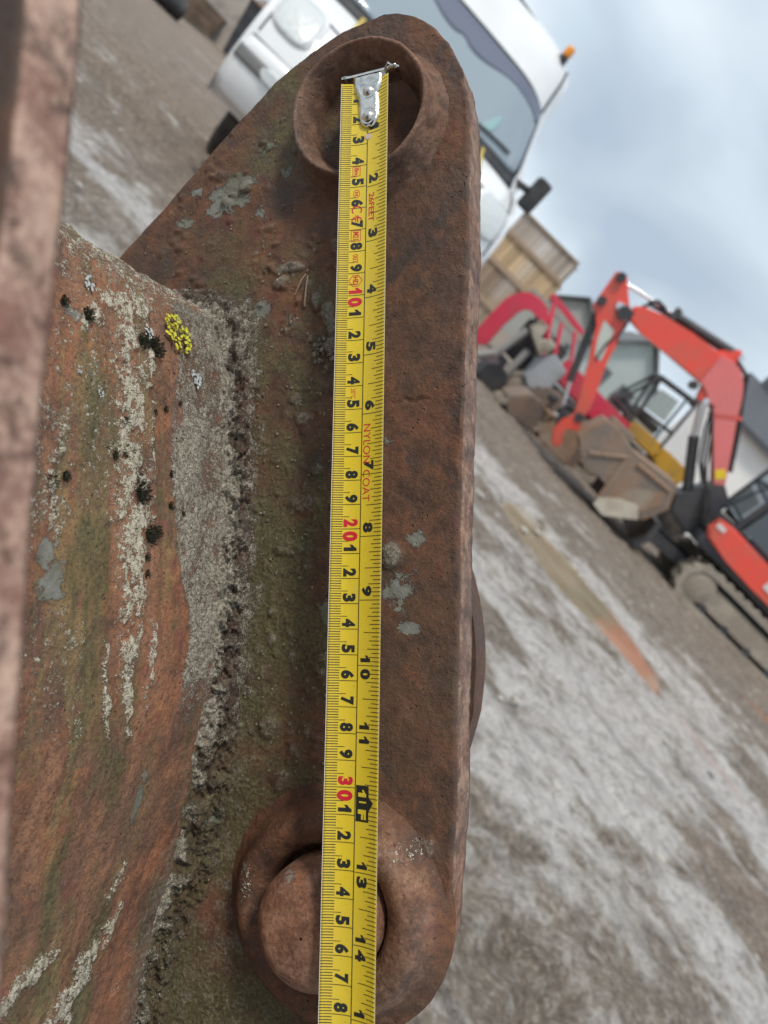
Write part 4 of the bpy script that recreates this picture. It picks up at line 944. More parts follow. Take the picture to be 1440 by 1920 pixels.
m = MB(); m.lathe([(.04, 0), (.04, .05), (.03, .06)], Matrix.Translation((.74, 1.62, 2.44))); m.build('beacon_base', M_black, van)
m = MB(); m.lathe([(.036, .06), (.04, .08), (.038, .125), (.026, .145), (0, .15)], Matrix.Translation((.74, 1.62, 2.44))); m.build('beacon_lamp', M_amber, van)
MB().tube([(-.74, 1.62, 2.50), (.0, 1.62, 2.53), (.74, 1.62, 2.46)], .014, 6).build('beacon_bar', M_black, van)
for sx in (-.86, .86):
    for yy in (1.25, 4.2):
        w = MB().lathe([(.20, -.1), (.31, -.1), (.345, -.07), (.345, .07), (.31, .1), (.20, .1)], Matrix.Translation((sx, yy, .345)) @ Matrix.Rotation(R(90), 4, 'Y'), 26).build('tyre', M_rubber, van)
        MB().lathe([(0, -.06), (.12, -.07), (.2, -.09), (.2, .09), (.12, .07), (0, .06)], Matrix.Translation((sx, yy, .345)) @ Matrix.Rotation(R(90), 4, 'Y'), 20).build('rim', M_chrome, w)
MB().box((0, 2.9, .42), (1.7, 4.6, .12)).build('chassis', M_black, van)

# panel gaps, badge and road dirt
M_gap = NB('panel_gap').done((0.03, 0.03, 0.032), .8)
def van_seam(pts, r=.007):
    MB().tube([van_pt(u, t, .004) for u, t in pts], r, 5).build('panel_gap', M_gap, van)
van_seam([(u, tz(1.20) + 2 * u * u) for u in np.linspace(-.92, .92, 24)])
for s_ in (-1, 1):
    van_seam([(s_ * .94, t) for t in np.linspace(tz(.9), tz(1.42), 10)]); van_seam([(s_ * .90, t) for t in np.linspace(tz(2.1), tz(2.5), 8)], .012)
van_seam([(u, tz(.86)) for u in np.linspace(-.95, .95, 20)], .009)
van_panel('badge', -.09, .09, tz(1.17), tz(1.23), M_chrome, .016, .3, 10, 6)
van_panel('number_plate', -.27, .27, tz(.66), tz(.76), M_black, .055, .05, 8, 4)
for s_ in (-1, 1): van_panel('fog_lamp', s_ * .70 - .07, s_ * .70 + .07, tz(.67), tz(.755), M_lens, .056, .3, 8, 6)
MB().box((0, 1.25, 1.38), (1.7, .5, .10), None, .03).build('dashboard', M_black, van)
def wood(name, c):
    b = NB(name); g = b.noise(3, 5, .6, .4, stretch=(8, 8, 1)); oi = b.n.new('ShaderNodeObjectInfo'); g2 = b.math('ADD', b.math('MULTIPLY', g, .5), b.math('MULTIPLY', oi.outputs['Random'], .5)); return b.done(b.mix(g2, tuple(x * .55 for x in c), tuple(min(1, x * 1.35) for x in c)), .8, 0, b.bump(g, .01))
WOODS_PRE = wood('pallet_wood', (0.30, 0.26, 0.21))
# ---- digger builder bits ------------------------------------------
M_red = painted('digger_red', (0.80, 0.068, 0.038), .28, (0.36, 0.16, 0.11), .42, 3.5, coat=.5)
M_red_sheen = painted('digger_red_sky_sheen', (0.74, 0.15, 0.14), .22, (0.45, 0.16, 0.13), .2, 2.2, coat=1.0)  # pinker red: sky reflection on the lower boom painted into the colour
M_crim = painted('digger_crimson', (0.68, 0.040, 0.085), .3, (0.22, 0.12, 0.10), .35, 2.5, coat=.3)
M_yel = painted('digger_yellow', (0.58, 0.33, 0.035), .45, (0.2, 0.15, 0.1), .5, 3)
M_track = painted('track_rubber_muddy', (0.29, 0.25, 0.205), .9, (0.42, 0.37, 0.30), .9, 4, bump=.015)
M_frame = painted('undercarriage_muddy', (0.28, 0.235, 0.19), .8, (0.42, 0.36, 0.29), .8, 3, bump=.008)
M_dark = painted('dark_steel', (0.035, 0.037, 0.045), .45, (0.13, 0.11, 0.09), .35, 3)
M_bkt = painted('bucket_muddy', (0.19, 0.155, 0.13), .6, (0.30, 0.20, 0.14), .8, 3, bump=.01)
M_hose = painted('hose_black', (0.02, 0.02, 0.024), .4, (.1, .09, .08), .3, 5)
M_dec = NB('warning_label').done((0.85, 0.62, 0.02), .4)

def track_unit(parent, x0, x1, y0, y1, hgt=.46):
    """one crawler: belt loop with lugs, frame, rollers, sprocket"""
    r = hgt / 2; n = 14
    path = [(x0 + r - r * math.sin(math.pi * k / n), r + r * math.cos(math.pi * k / n)) for k in range(n + 1)]
    path += [(x1 - r + r * math.sin(math.pi * k / n), r - r * math.cos(math.pi * k / n)) for k in range(n + 1)]
    path.append(path[0]); P = np.array(path); s = np.r_[0, np.cumsum(np.hypot(*np.diff(P, axis=0).T))]; q = np.linspace(0, s[-1], 150)[:-1]
    px = np.interp(q, s, P[:, 0]); pz = np.interp(q, s, P[:, 1]); cx, cz = (x0 + x1) / 2, r
    V = []
    for k in range(149):
        d = np.array((px[(k + 1) % 149] - px[k - 1], pz[(k + 1) % 149] - pz[k - 1])); d /= np.linalg.norm(d); nn = np.array((d[1], -d[0]))
        if nn @ np.array((px[k] - np.clip(px[k], x0 + r, x1 - r), pz[k] - cz)) < 0: nn = -nn
        lug = .022 if (k // 2) % 2 else 0
        for dy, off in ((y0, lug), (y1, lug), (y1, -.06), (y0, -.06)): V.append((px[k] + nn[0] * (off - .0), dy, max(pz[k] + nn[1] * off - .0, -.01) + .0))
    fc = [(k * 4 + j, ((k + 1) % 149) * 4 + j, ((k + 1) % 149) * 4 + (j + 1) % 4, k * 4 + (j + 1) % 4) for k in range(149) for j in range(4)]
    belt = link_mesh('track_belt', V, fc, M_track, parent)
    ym = (y0 + y1) / 2
    MB().prism([(x0 + .30, .10), (x1 - .30, .10), (x1 - .34, .34), (x0 + .40, .34)], y0 + .03, y1 - .03, .02).build('track_frame', M_frame, parent)
    for k in range(5):
        x = x0 + .42 + (x1 - x0 - .84) * k / 4; MB().cyl((x, y0 + .02, .085), (x, y1 - .02, .085), .055, seg=14).build('roller', M_dark, parent)
    for x in (x0 + r, x1 - r):
        MB().lathe([(.05, -.06), (.13, -.05), (r - .05, -.03), (r - .05, .03), (.13, .05), (.05, .06)], Matrix.Translation((x, y0 + .06, r)) @ Matrix.Rotation(R(90), 4, 'X'), 22).build('idler', M_frame, parent)

def cylinder(parent, a, m_, c, rb, rr, nb='ram_barrel', nr='ram_rod'):
    MB().cyl(a, m_, rb).build(nb, M_dark, parent); MB().cyl(m_, c, rr).build(nr, M_chrome, parent)
def band(parent, name, poly, y0, y1, mat, bev=.015):
    return MB().prism(poly, y0, y1, bev).build(name, mat, parent)

# ---- main orange-red digger (built at world position; local origin under its slew ring)
DX, DY = 3.7, 8.75
dg = thing('mini_digger', 'orange-red mini digger with its boom raised and arm folded, standing on muddy crawler tracks', 'digger', (DX, DY, 0))
def L2(pts): return [(x - DX, z) for x, z in pts]
yc = 8.6 - DY
BOOM_LO = [(2.365, 1.09), (2.15, 1.355), (1.905, 1.655), (1.80, 1.80), (1.74, 1.875), (1.67, 1.945), (1.579, 2.006), (1.52, 2.026), (1.45, 2.031), (1.297, 2.0), (1.344, 1.664), (1.42, 1.662), (1.49, 1.653), (1.59, 1.61), (1.664, 1.554), (1.923, 1.339), (2.292, 0.999)]
BOOM_UP = [(1.297, 2.0), (0.95, 1.952), (0.583, 1.87), (0.40, 1.80), (0.325, 1.74), (0.325, 1.664), (0.40, 1.61), (0.57, 1.598), (0.922, 1.634), (1.344, 1.664)]
band(dg, 'boom', L2(BOOM_LO), yc - .085, yc + .085, M_red_sheen)['label'] = 'paler pinkish lower half of the boom with its bend'
band(dg, 'boom', L2(BOOM_UP), yc - .078, yc + .078, M_red)['label'] = 'upper half of the boom'
o = band(dg, 'boom_seam', L2([(1.905, 1.715), (1.94, 1.685), (1.70, 1.50), (1.668, 1.53)]), yc - .089, yc + .089, M_red, .004)
ARM = [(0.014, 1.463), (-0.06, 1.847), (-0.01, 1.89), (0.045, 1.899), (0.239, 1.744), (0.34, 1.674), (0.379, 1.545), (0.483, 1.356), (0.543, 1.171), (0.751, 0.773), (0.816, 0.554), (0.76, 0.51), (0.706, 0.523), (0.611, 0.711), (0.405, 1.037), (0.192, 1.368)]
ya = yc - .0
band(dg, 'arm', L2(ARM), ya - .065, ya + .065, M_red)
# head cheeks either side and pin bosses
for x, z, r in ((.30, 1.62, .075), (.02, 1.84, .05), (.76, .57, .05), (.05, 1.55, .05)):
    MB().cyl((x - DX, ya - .12, z), (x - DX, ya + .12, z), r, seg=18).build('pivot_pin', M_dark, dg)
# reflection on the glossy arm flank, painted as a pale inset
band(dg, 'arm_flank_reflection', L2([(.20, 1.44), (.36, 1.44), (.46, 1.20), (.50, 1.12), (.40, 1.12), (.30, 1.26)]), ya - .069, ya + .069, painted('arm_reflection_pale', (0.55, 0.58, 0.53), .3, (.3, .28, .25), .3, 3), .004)
MB().prism(L2([(.17, 1.66), (.26, 1.69), (.30, 1.64), (.20, 1.60)]), ya - .09, ya + .09, .008).build('head_bracket', M_chrome, dg)
cylinder(dg, (1.40 - DX, yc, 2.10), (.66 - DX, yc, 1.955), (.05 - DX, yc, 1.83), .045, .018)
MB().box((.68 - DX, yc, 1.965), (.07, .10, .13)).build('ram_gland', M_dark, dg)
MB().prism(L2([(1.22, 1.98), (1.40, 2.16), (1.48, 2.12), (1.47, 2.01)]), yc - .05, yc + .05, .012).build('ram_lug', M_red, dg)
cylinder(dg, (2.22 - DX, yc - .02, .72), (1.74 - DX, yc - .02, 1.26), (1.52 - DX, yc - .02, 1.58), .058, .036)
MB().prism(L2([(1.40, 1.66), (1.46, 1.54), (1.56, 1.54), (1.60, 1.62)]), yc - .06, yc + .06, .012).build('ram_lug', M_red, dg)
cylinder(dg, (.09 - DX, ya, 1.47), (.42 - DX, ya, .76), (.56 - DX, ya, .52), .042, .022)
# hoses along the boom top and over the knuckle
MB().tube([(2.29 - DX, yc + .02, 1.26), (2.04 - DX, yc + .02, 1.58), (1.82 - DX, yc + .02, 1.83), (1.66 - DX, yc + .02, 2.03), (1.46 - DX, yc + .02, 2.07), (1.0 - DX, yc + .02, 1.985), (.6 - DX, yc + .02, 1.91), (.42 - DX, yc + .02, 1.86), (.36 - DX, yc + .02, 1.70), (.2 - DX, yc + .02, 1.60)], .022, 6).build('hose', M_hose, dg)
MB().tube([(2.28 - DX, yc + .05, 1.26), (2.05 - DX, yc + .05, 1.55), (1.84 - DX, yc + .05, 1.79), (1.64 - DX, yc - .04, 2.04)], .018, 6).build('hose', M_hose, dg)
MB().tube([(.40 - DX, yc - .05, 1.86), (.46 - DX, yc - .05, 1.93), (.56 - DX, yc - .05, 1.93), (.62 - DX, yc - .05, 1.88)], .02, 6).build('hose', M_hose, dg)
MB().box((2.21 - DX, yc - .088, 1.17), (.10, .006, .10), Matrix.Rotation(R(40), 3, 'Y')).build('warning_label', M_dec, dg)
# quick hitch and link
HOOK = [(.70, .56), (.82, .55), (.86, .46), (.80, .42), (.74, .40), (.76, .32), (.84, .25), (.82, .16), (.73, .19), (.66, .29), (.65, .42)]
band(dg, 'quick_hitch', L2(HOOK), ya - .10, ya + .10, M_red, .012)
MB().prism(L2([(.55, .54), (.59, .57), (.68, .36), (.63, .34)]), ya - .04, ya + .04, .008).build('bucket_link', M_dark, dg)
# ditching bucket: two side plates, curved back, cutting edge
BK = [(0.87, 0.44), (0.96, 0.73), (1.10, 0.755), (1.40, 0.70), (1.90, 0.77), (2.01, 0.56), (1.93, 0.33), (1.66, 0.085), (1.46, 0.10), (1.42, 0.30), (1.02, 0.33)]
M_bkr = painted('bucket_rusty', (0.27, 0.165, 0.105), .65, (0.33, 0.29, 0.235), .8, 4, bump=.012)
for y in (ya - .48, ya + .32): MB().prism(L2(BK), y, y + .025, .004).build('bucket_side', M_bkt, dg)
bkp = L2([(0.87, 0.44), (0.96, 0.73), (1.10, 0.755), (1.40, 0.70), (1.90, 0.77), (2.01, 0.56), (1.93, 0.33), (1.66, 0.085)])
V = [];
for p_ in bkp: V += [(p_[0], ya - .47, p_[1]), (p_[0], ya + .34, p_[1])]
o = link_mesh('bucket_back', V, grid_faces(len(bkp), 2), M_bkr, dg); o.modifiers.new('t', 'SOLIDIFY').thickness = .025
for p_, q_ in (((1.06, .40), (1.36, .64)), ((1.36, .66), (1.46, .16)), ((1.48, .66), (1.90, .70))):
    MB().tube([(p_[0] - DX, ya - .485, p_[1]), (q_[0] - DX, ya - .485, q_[1])], .022, 6).build('bucket_rib', M_bkr, dg)
MB().prism(L2([(1.50, .20), (1.58, .42), (1.88, .66), (1.95, .54), (1.88, .36), (1.66, .14)]), ya - .492, ya - .482, .003).build('bucket_wear_plate', M_bkr, dg)
MB().prism(L2([(1.47, .07), (1.62, .05), (1.90, .27), (1.80, .38), (1.62, .30), (1.46, .16)]), ya - .515, ya - .494, .003).build('cutting_edge', painted('pale_edge_steel', (0.55, 0.50, 0.41), .4, (.32, .25, .18), .55, 5), dg)  # cutting edge in a paler steel colour than the bucket
MB().box((1.15 - DX, ya - .08, .78), (.30, .36, .10), None, .02).build('bucket_bracket', M_bkt, dg)
# swing post and king post
MB().prism(L2([(2.04, 0.72), (2.14, .84), (2.20, 1.02), (2.32, 1.12), (2.44, 1.06), (2.50, .80), (2.62, .60), (2.40, .50), (2.12, .56)]), yc - .17, yc + .14, .02).build('swing_post', M_dark, dg)
# body: slew deck, side panels, counterweight, cab
MB().box((3.55 - DX, 8.75 - DY, .585), (2.2, 1.22, .13), None, .03).build('slew_deck', M_dark, dg)
PAN = [(2.50, .64), (2.44, .72), (2.46, .86), (2.60, .885), (3.3, .86), (4.4, .86), (4.55, .78), (4.55, .58), (3.2, .585), (2.8, .60)]
MB().prism(L2(PAN), 8.10 - DY, 8.22 - DY, .025).build('side_panel', M_red, dg)['label'] = 'orange-red side panel below the cab'
MB().prism(L2(PAN), 9.28 - DY, 9.40 - DY, .025).build('side_panel', M_red, dg)
MB().box((4.70 - DX, 8.75 - DY, .86), (.42, 1.26, .62), None, .08).build('counterweight', M_red, dg)
M_tag = NB('pale_badge').done((0.70, 0.66, 0.66), .4)
MB().box((2.52 - DX, 8.093 - DY, .80), (.10, .008, .05)).build('badge', M_tag, dg)
MB().box((3.42 - DX, 8.093 - DY, .72), (.34, .008, .09)).build('badge', M_tag, dg)
# cab
CAB = [(2.42, .90), (2.46, 2.02), (2.58, 2.16), (3.72, 2.16), (3.86, 2.05), (3.88, .90)]
c0x, c1x, y0c, y1c = 2.42 - DX, 3.88 - DX, 8.16 - DY, 9.08 - DY
for y in (y0c, y1c):
    for xx in ((2.64, 2.72), (3.16, 3.16), (3.88, 3.86)):
        MB().tube([(xx[0] - DX, y, .88), (xx[1] - DX, y, 2.08)], .035, 6).build('cab_pillar', M_dark, dg)
    MB().prism(L2([(2.70, .93), (2.765, 1.98), (2.84, 2.08), (3.11, 2.08), (3.11, .93)]), y - .008, y + .008).build('cab_window', M_glass, dg)
    MB().prism(L2([(3.21, 1.16), (3.21, 2.08), (3.78, 2.08), (3.83, 1.16)]), y - .008, y + .008).build('cab_window', M_glass, dg)
    MB().prism(L2([(3.17, .90), (3.17, 1.14), (3.85, 1.14), (3.86, .90)]), y - .012, y + .012).build('cab_lower_panel', M_red, dg)
MB().box((2.68 - DX, (y0c + y1c) / 2, 1.50), (.012, y1c - y0c - .06, 1.06), Matrix.Rotation(R(4), 3, 'Y')).build('cab_windscreen', M_glass, dg)
MB().box((3.28 - DX, (y0c + y1c) / 2, 2.14), (1.26, y1c - y0c + .08, .09), None, .03).build('cab_roof', M_red, dg)
MB().box((3.22 - DX, (y0c + y1c) / 2, .86), (1.16, y1c - y0c - .04, .12)).build('cab_floor', M_dark, dg)
MB().box((3.25 - DX, (y0c + y1c) / 2, 1.15), (.45, .48, .14), None, .04).build('seat', M_black, dg)
MB().box((3.46 - DX, (y0c + y1c) / 2, 1.48), (.12, .46, .62), None, .05).build('seat_back', M_black, dg)
# undercarriage
track_unit(dg, 2.62 - DX, 4.75 - DX, 8.10 - DY, 8.42 - DY)
track_unit(dg, 2.62 - DX, 4.75 - DX, 9.10 - DY, 9.42 - DY)
MB().box((3.7 - DX, 8.76 - DY, .32), (1.2, .70, .30), None, .04).build('undercarriage', M_dark, dg)
MB().cyl((3.6 - DX, 8.75 - DY, .46), (3.6 - DX, 8.75 - DY, .53), .38, seg=26).build('slew_ring', M_dark, dg)
MB().prism([(2.05 - DX, .06), (2.11 - DX, .06), (2.16 - DX, .2), (2.12 - DX, .40), (2.06 - DX, .38), (2.10 - DX, .2)], 8.12 - DY, 9.40 - DY, .005).build('dozer_blade', M_dark, dg)
for y in (8.45, 9.05): MB().prism(L2([(2.1, .16), (2.1, .30), (3.2, .36), (3.2, .24)]), y - DY, y + .07 - DY, .008).build('blade_arm', M_dark, dg)

# hydraulic hoses, valves and grab handles round the swing post and cab
for k in range(6):
    MB().tube([(2.20 + .04 * k - DX, yc - .19 + .03 * k, .98), (2.30 + .05 * k - DX, yc - .24 + .03 * k, .86 - .02 * k), (2.42 + .04 * k - DX, yc - .24, .70), (2.60 + .03 * k - DX, yc - .20, .62)], .017, 6).build('hose', M_hose, dg)
for k in range(3): MB().tube([(1.62 + .05 * k - DX, yc - .10, 1.60 - .05 * k), (1.74 + .05 * k - DX, yc - .12, 1.38), (1.95 + .05 * k - DX, yc - .12, 1.12), (2.14 + .03 * k - DX, yc - .14, .98)], .014, 6).build('hose', M_hose, dg)
for k in range(3): MB().tube([(.36 - DX, ya - .075 + .05 * k, 1.70), (.42 - DX, ya - .09 + .05 * k, 1.50), (.40 - DX, ya - .08 + .05 * k, 1.28), (.44 - DX, ya - .08 + .05 * k, 1.10)], .012, 6).build('hose', M_hose, dg)
MB().cyl((1.46 - DX, yc - .10, 2.10), (1.46 - DX, yc + .10, 2.10), .03).build('pivot_pin', M_chrome, dg)
MB().cyl((1.54 - DX, yc - .10, 1.58), (1.54 - DX, yc + .10, 1.58), .03).build('pivot_pin', M_chrome, dg)
MB().cyl((1.33 - DX, yc - .12, 1.60), (1.33 - DX, yc - .02, 1.60), .045).build('work_lamp', M_black, dg)
MB().tube([(2.66 - DX, y0c - .03, 1.0), (2.68 - DX, y0c - .05, 1.3), (2.70 - DX, y0c - .03, 1.6)], .012, 6).build('grab_handle', M_dark, dg)
# ---- crimson older digger behind it on the left
CX, CY = .75, 11.2
cd = thing('mini_digger', 'older crimson mini digger with its boom folded low, between the van and the orange-red digger', 'digger', (CX, CY, 0))
def L3(pts): return [(x - CX, z) for x, z in pts]
y0 = 10.5 - CY
RB = [(-0.727, 0.212), (-0.839, 0.344), (-0.842, 0.625), (-0.845, 0.90), (-0.80, 1.02), (-0.745, 1.10), (-0.68, 1.16), (-0.606, 1.19), (-0.50, 1.205), (-0.413, 1.195), (-0.32, 1.16), (-0.24, 1.10), (-0.22, 1.02), (-0.33, 1.00), (-0.445, 1.04), (-0.52, 1.04), (-0.588, 0.99), (-0.625, 0.90), (-0.62, 0.665), (-0.60, 0.324)]
band(cd, 'boom', L3(RB), y0 - .10, y0 + .10, M_crim, .02)
M_rodg = painted('ram_grey', (0.34, 0.34, 0.33), .4, (.25, .22, .18), .3, 4)
MB().cyl((-.60 - CX, y0 - .16, .14), (-.43 - CX, y0 - .16, .34), .055).build('ram_barrel', M_rodg, cd)
MB().cyl((-.43 - CX, y0 - .16, .34), (-.35 - CX, y0 - .16, .82), .05).build('ram_barrel', M_rodg, cd)
MB().cyl((-.15 - CX, y0 - .12, .15), (-.16 - CX, y0 - .12, .65), .05).build('ram_barrel', M_rodg, cd)
MB().cyl((-.24 - CX, y0 - .22, .15), (-.24 - CX, y0 - .05, .15), .09, seg=20).build('pivot_boss', M_crim, cd)
M_hoseb = painted('hose_beige', (0.33, 0.30, 0.24), .6, (.2, .17, .13), .5, 6)
for k in range(4):
    MB().tube([(-.30 + .03 * k - CX, y0 - .13 + .04 * k, 1.02), (-.34 + .05 * k - CX, y0 - .2, .88), (-.20 + .06 * k - CX, y0 - .22, .80 - .03 * k), (-.02 + .02 * k - CX, y0 - .16, .92), (.06 - CX, y0 - .1, .80)], .032, 7).build('hose', M_hoseb, cd)
MB().prism(L3([(-.037, .66), (.136, .86), (.391, .80), (.40, .40), (.169, .30), (0, .40)]), y0 - .15, y0 + .4, .03).build('front_casing', painted('grey_casing', (0.40, 0.43, 0.46), .4, (.25, .22, .18), .4, 3), cd)
MB().box((-.02 - CX, y0 + .2, .55), (.30, .3, .5), None, .04).build('king_post', M_dark, cd)
MB().prism(L3([(-.74, 1.20), (-.72, 1.27), (.26, 1.27), (.26, 1.18)]), 11.0 - CY, 11.08 - CY, .01).build('dipper_arm', painted('dull_steel', (0.38, 0.36, 0.32), .5, (.25, .2, .15), .4, 4), cd)
MB().prism(L3([(-.50, 1.33), (-.48, 1.42), (-.20, 1.40), (.20, 1.34), (.20, 1.26), (-.22, 1.31)]), 11.3 - CY, 11.4 - CY, .015).build('boom', M_crim, cd)
MB().prism(L3([(.28, .62), (.30, .92), (.95, .90), (1.5, .90), (1.5, .55)]), y0 + .1, y0 + 1.2, .04).build('engine_cover', M_crim, cd)
MB().box((.95 - CX, y0 + .65, .50), (1.5, 1.1, .12), None, .02).build('slew_deck', M_dark, cd)
MB().prism(L3([(-.42, .40), (-.46, .95), (-.20, 1.02), (.24, .98), (.26, .40)]), y0 + .34, y0 + .8, .04).build('engine', M_dark, cd)
for a_, b_ in (((-.36, 1.30), (.10, .62)), ((-.10, 1.18), (.22, .70)), ((.10, 1.22), (.34, .92))):
    MB().tube([(a_[0] - CX, y0 + .05, a_[1]), (b_[0] - CX, y0 - .05, b_[1])], .028, 6).build('guard_bar', M_crim, cd)
for k in range(5): MB().tube([(-.40 + .09 * k - CX, y0 + .28, .95), (-.30 + .10 * k - CX, y0 + .12, 1.08 - .05 * k), (-.12 + .08 * k - CX, y0 + .02, .86), (-.05 + .06 * k - CX, y0 - .05, .55)], .02, 6).build('hose', random.choice([M_hose, M_hoseb]), cd)
track_unit(cd, -.15 - CX, 1.75 - CX, 10.40 - CY, 10.68 - CY, .42); track_unit(cd, -.15 - CX, 1.75 - CX, 11.50 - CY, 11.78 - CY, .42)
MB().box((.8 - CX, y0 + .65, .28), (1.2, .9, .26)).build('undercarriage', M_dark, cd)
MB().prism(L3([(.25, .05), (.45, .05), (.62, .12), (.74, .32), (.70, .50), (.55, .56), (.35, .50), (.20, .30)]), y0 - .35, y0 - .05, .02).build('bucket', M_bkt, cd)

# ---- attachments and scrap lying in the row
def grab_bucket(label, x, y, w, h, rz, mat):
    t = thing('loose_bucket', label, 'bucket', (x, y, 0), rz)
    P = [(-w, .02), (-w * .9, h * .7), (-w * .4, h), (w * .3, h * .9), (w * .9, h * .45), (w, .12), (w * .6, 0)]
    for yy in (-w * .8, w * .8): MB().prism(P, yy - .012, yy + .012, .004).build('side', mat, t)
    V = []
    for p_ in P[:6]: V += [(p_[0], -w * .8, p_[1]), (p_[0], w * .8, p_[1])]
    o = link_mesh('back', V, grid_faces(6, 2), mat, t); o.modifiers.new('t', 'SOLIDIFY').thickness = .02
    for k in range(4): MB().prism([(w * .85, .04), (w * 1.25, .0), (w * 1.22, .05), (w * .9, .14)], -w * .7 + k * w * .45, -w * .7 + k * w * .45 + .06, .004).build('tooth', M_frame, t)
    for yy in (-.09, .07): MB().prism([(-w * .5, h * .9), (-w * .4, h * 1.35), (-w * .1, h * 1.35), (w * .1, h * .9)], yy, yy + .025, .004).build('hanger', mat, t)
    return t
grab_bucket('narrow brown digging bucket lying left of the orange-red arm tip', .25, 9.6, .24, .34, R(200), M_bkt)
grab_bucket('dark digging bucket with teeth lying in front of the crimson digger', -.25, 9.9, .20, .30, R(20), M_dark)
grab_bucket('rusty bucket lying behind the orange-red digging arm', .95, 9.9, .28, .42, R(160), M_bkr)
pb = thing('pallet_of_parts', 'grey pallet of scrap parts between the crimson digger and the orange-red arm', 'pallet', (.62, 10.2, 0), R(8))
for k in range(5): MB().box((0, -.3 + .15 * k, .12), (.9, .10, .022)).build('slat', WOODS_PRE, pb)
for x in (-.38, 0, .38): MB().box((x, 0, .055), (.09, .7, .10)).build('bearer', WOODS_PRE, pb)
for k in range(9): MB().cyl((random.uniform(-.4, .1), random.uniform(-.3, .3), .16 + .04 * k), (random.uniform(0, .45), random.uniform(-.3, .3), .16 + .05 * k), random.uniform(.02, .05), seg=10).build('scrap_bar', random.choice([M_dark, M_rodg, M_bkr, M_frame]), pb)
# ---- yellow dumper with roll frame and screens
YX, YY = 2.2, 11.3
yd = thing('site_dumper', 'small yellow site dumper with a black roll cage standing behind the orange-red digger', 'dumper', (YX, YY, 0))
def L4(p): return [(x - YX, z) for x, z in p]
yy0 = 11.0 - YY
MB().prism(L4([(1.48, .78), (1.52, .93), (1.62, .98), (2.02, 1.0), (2.10, .92), (2.08, .78)]), yy0, yy0 + .9, .03).build('bonnet', M_yel, yd)
MB().prism(L4([(2.10, .80), (2.12, .98), (2.20, 1.0), (2.50, 1.0), (2.60, .90), (2.58, .70), (2.2, .70)]), yy0, yy0 + .9, .03).build('side_tank', M_yel, yd)
MB().prism(L4([(2.42, .52), (2.44, .62), (2.62, .64), (2.84, .42), (2.82, .30), (2.62, .36)]), yy0 - .1, yy0 + .9, .02).build('skip_lip', M_yel, yd)
MB().box((2.1 - YX, yy0 + .45, .55), (1.6, .7, .4), None, .04).build('chassis', M_dark, yd)
cg = lambda pts, r=.026: MB().tube([(x - YX, y - YY, z) for x, y, z in pts], r, 6).build('cage_bar', M_dark, yd)
for y in (11.05, 11.85):
    cg([(1.17, y, .98), (1.36, y, 1.62), (1.94, y, 1.70), (2.02, y, 1.20), (2.05, y, .95)]); cg([(1.36, y, 1.62), (1.49, y, 1.14), (1.50, y, .90)]); cg([(1.49, y, 1.14), (2.01, y, 1.20)])
    cg([(1.17, y, 1.00), (1.50, y, .95)])
for x, z in ((1.36, 1.62), (1.94, 1.70), (2.02, 1.20), (1.17, .98)): cg([(x, 11.05, z), (x, 11.85, z)])
for k in range(5): cg([(1.45 + .10 * k, 11.05, 1.632 + .014 * k), (1.45 + .10 * k, 11.85, 1.632 + .014 * k)], .012)
M_screen = NB('pale_screen').done((0.48, 0.56, 0.55), .2, 0, spec=.7)
MB().prism(L4([(1.56, 1.20), (1.58, 1.55), (1.88, 1.60), (1.96, 1.26)]), 11.82 - YY, 11.83 - YY).build('screen', M_screen, yd)
MB().prism(L4([(1.52, .96), (1.56, 1.14), (1.96, 1.18), (2.0, 1.0)]), 11.82 - YY, 11.83 - YY).build('screen', M_screen, yd)
MB().box((1.30 - YX, yy0 + .45, 1.02), (.36, .7, .16), None, .03).build('dashboard', M_dark, yd)
MB().box((1.70 - YX, yy0 + .45, 1.08), (.4, .42, .12), None, .03).build('seat', M_black, yd)
for x in (1.45, 2.75):
    for y in (yy0 - .12, yy0 + .82):
        MB().lathe([(.18, -.12), (.32, -.12), (.36, -.08), (.36, .08), (.32, .12), (.18, .12)], Matrix.Translation((x - YX, y, .36)) @ Matrix.Rotation(R(90), 4, 'X'), 22).build('tyre', M_rubber, yd)

# ---- timber crates stacked beyond the crimson digger
WOODS = [wood('crate_grey_wood', (0.52, 0.45, 0.38)), wood('crate_fresh_wood', (0.66, 0.48, 0.29)), wood('crate_brown_wood', (0.42, 0.31, 0.22))]
def crate(label, x0, x1, y0, z0, z1, mat, dep=1.1):
    t = thing('timber_crate', label, 'crate', ((x0 + x1) / 2, y0, z0), 0, 'timber crates stacked beyond the diggers')
    n = max(3, int(round((x1 - x0) / .098))); w = (x1 - x0) / n; h = z1 - z0 - .07
    me = None
    for k in range(n):
        for yb in (0, dep):
            if me is None:
                o = MB().box((0, 0, 0), (w * .82, .022, h)).build('board', mat, t); me = o.data
            else:
                o = bpy.data.objects.new('board', me); col.objects.link(o); o.parent = t
            o.location = (-(x1 - x0) / 2 + w * (k + .5), yb + random.uniform(-.006, .006), .035 + h / 2 + random.uniform(-.008, .008))
    nd = 10; ms = None
    for k in range(nd):
        for sx in (-1, 1):
            if ms is None:
                o = MB().box((0, 0, 0), (.022, dep / nd * .9, h)).build('board', mat, t); ms = o.data
            else:
                o = bpy.data.objects.new('board', ms); col.objects.link(o); o.parent = t
            o.location = (sx * ((x1 - x0) / 2 + .012), dep / nd * (k + .5), .035 + h / 2)
    for z in (.02, h + .05):
        for yb in (-.03, dep + .03): MB().box((0, yb, z), (x1 - x0 + .10, .04, .045)).build('rail', WOODS[2], t)
    MB().box((0, dep / 2, h + .06), (x1 - x0, dep - .05, .02)).build('lid', mat, t)
    return t
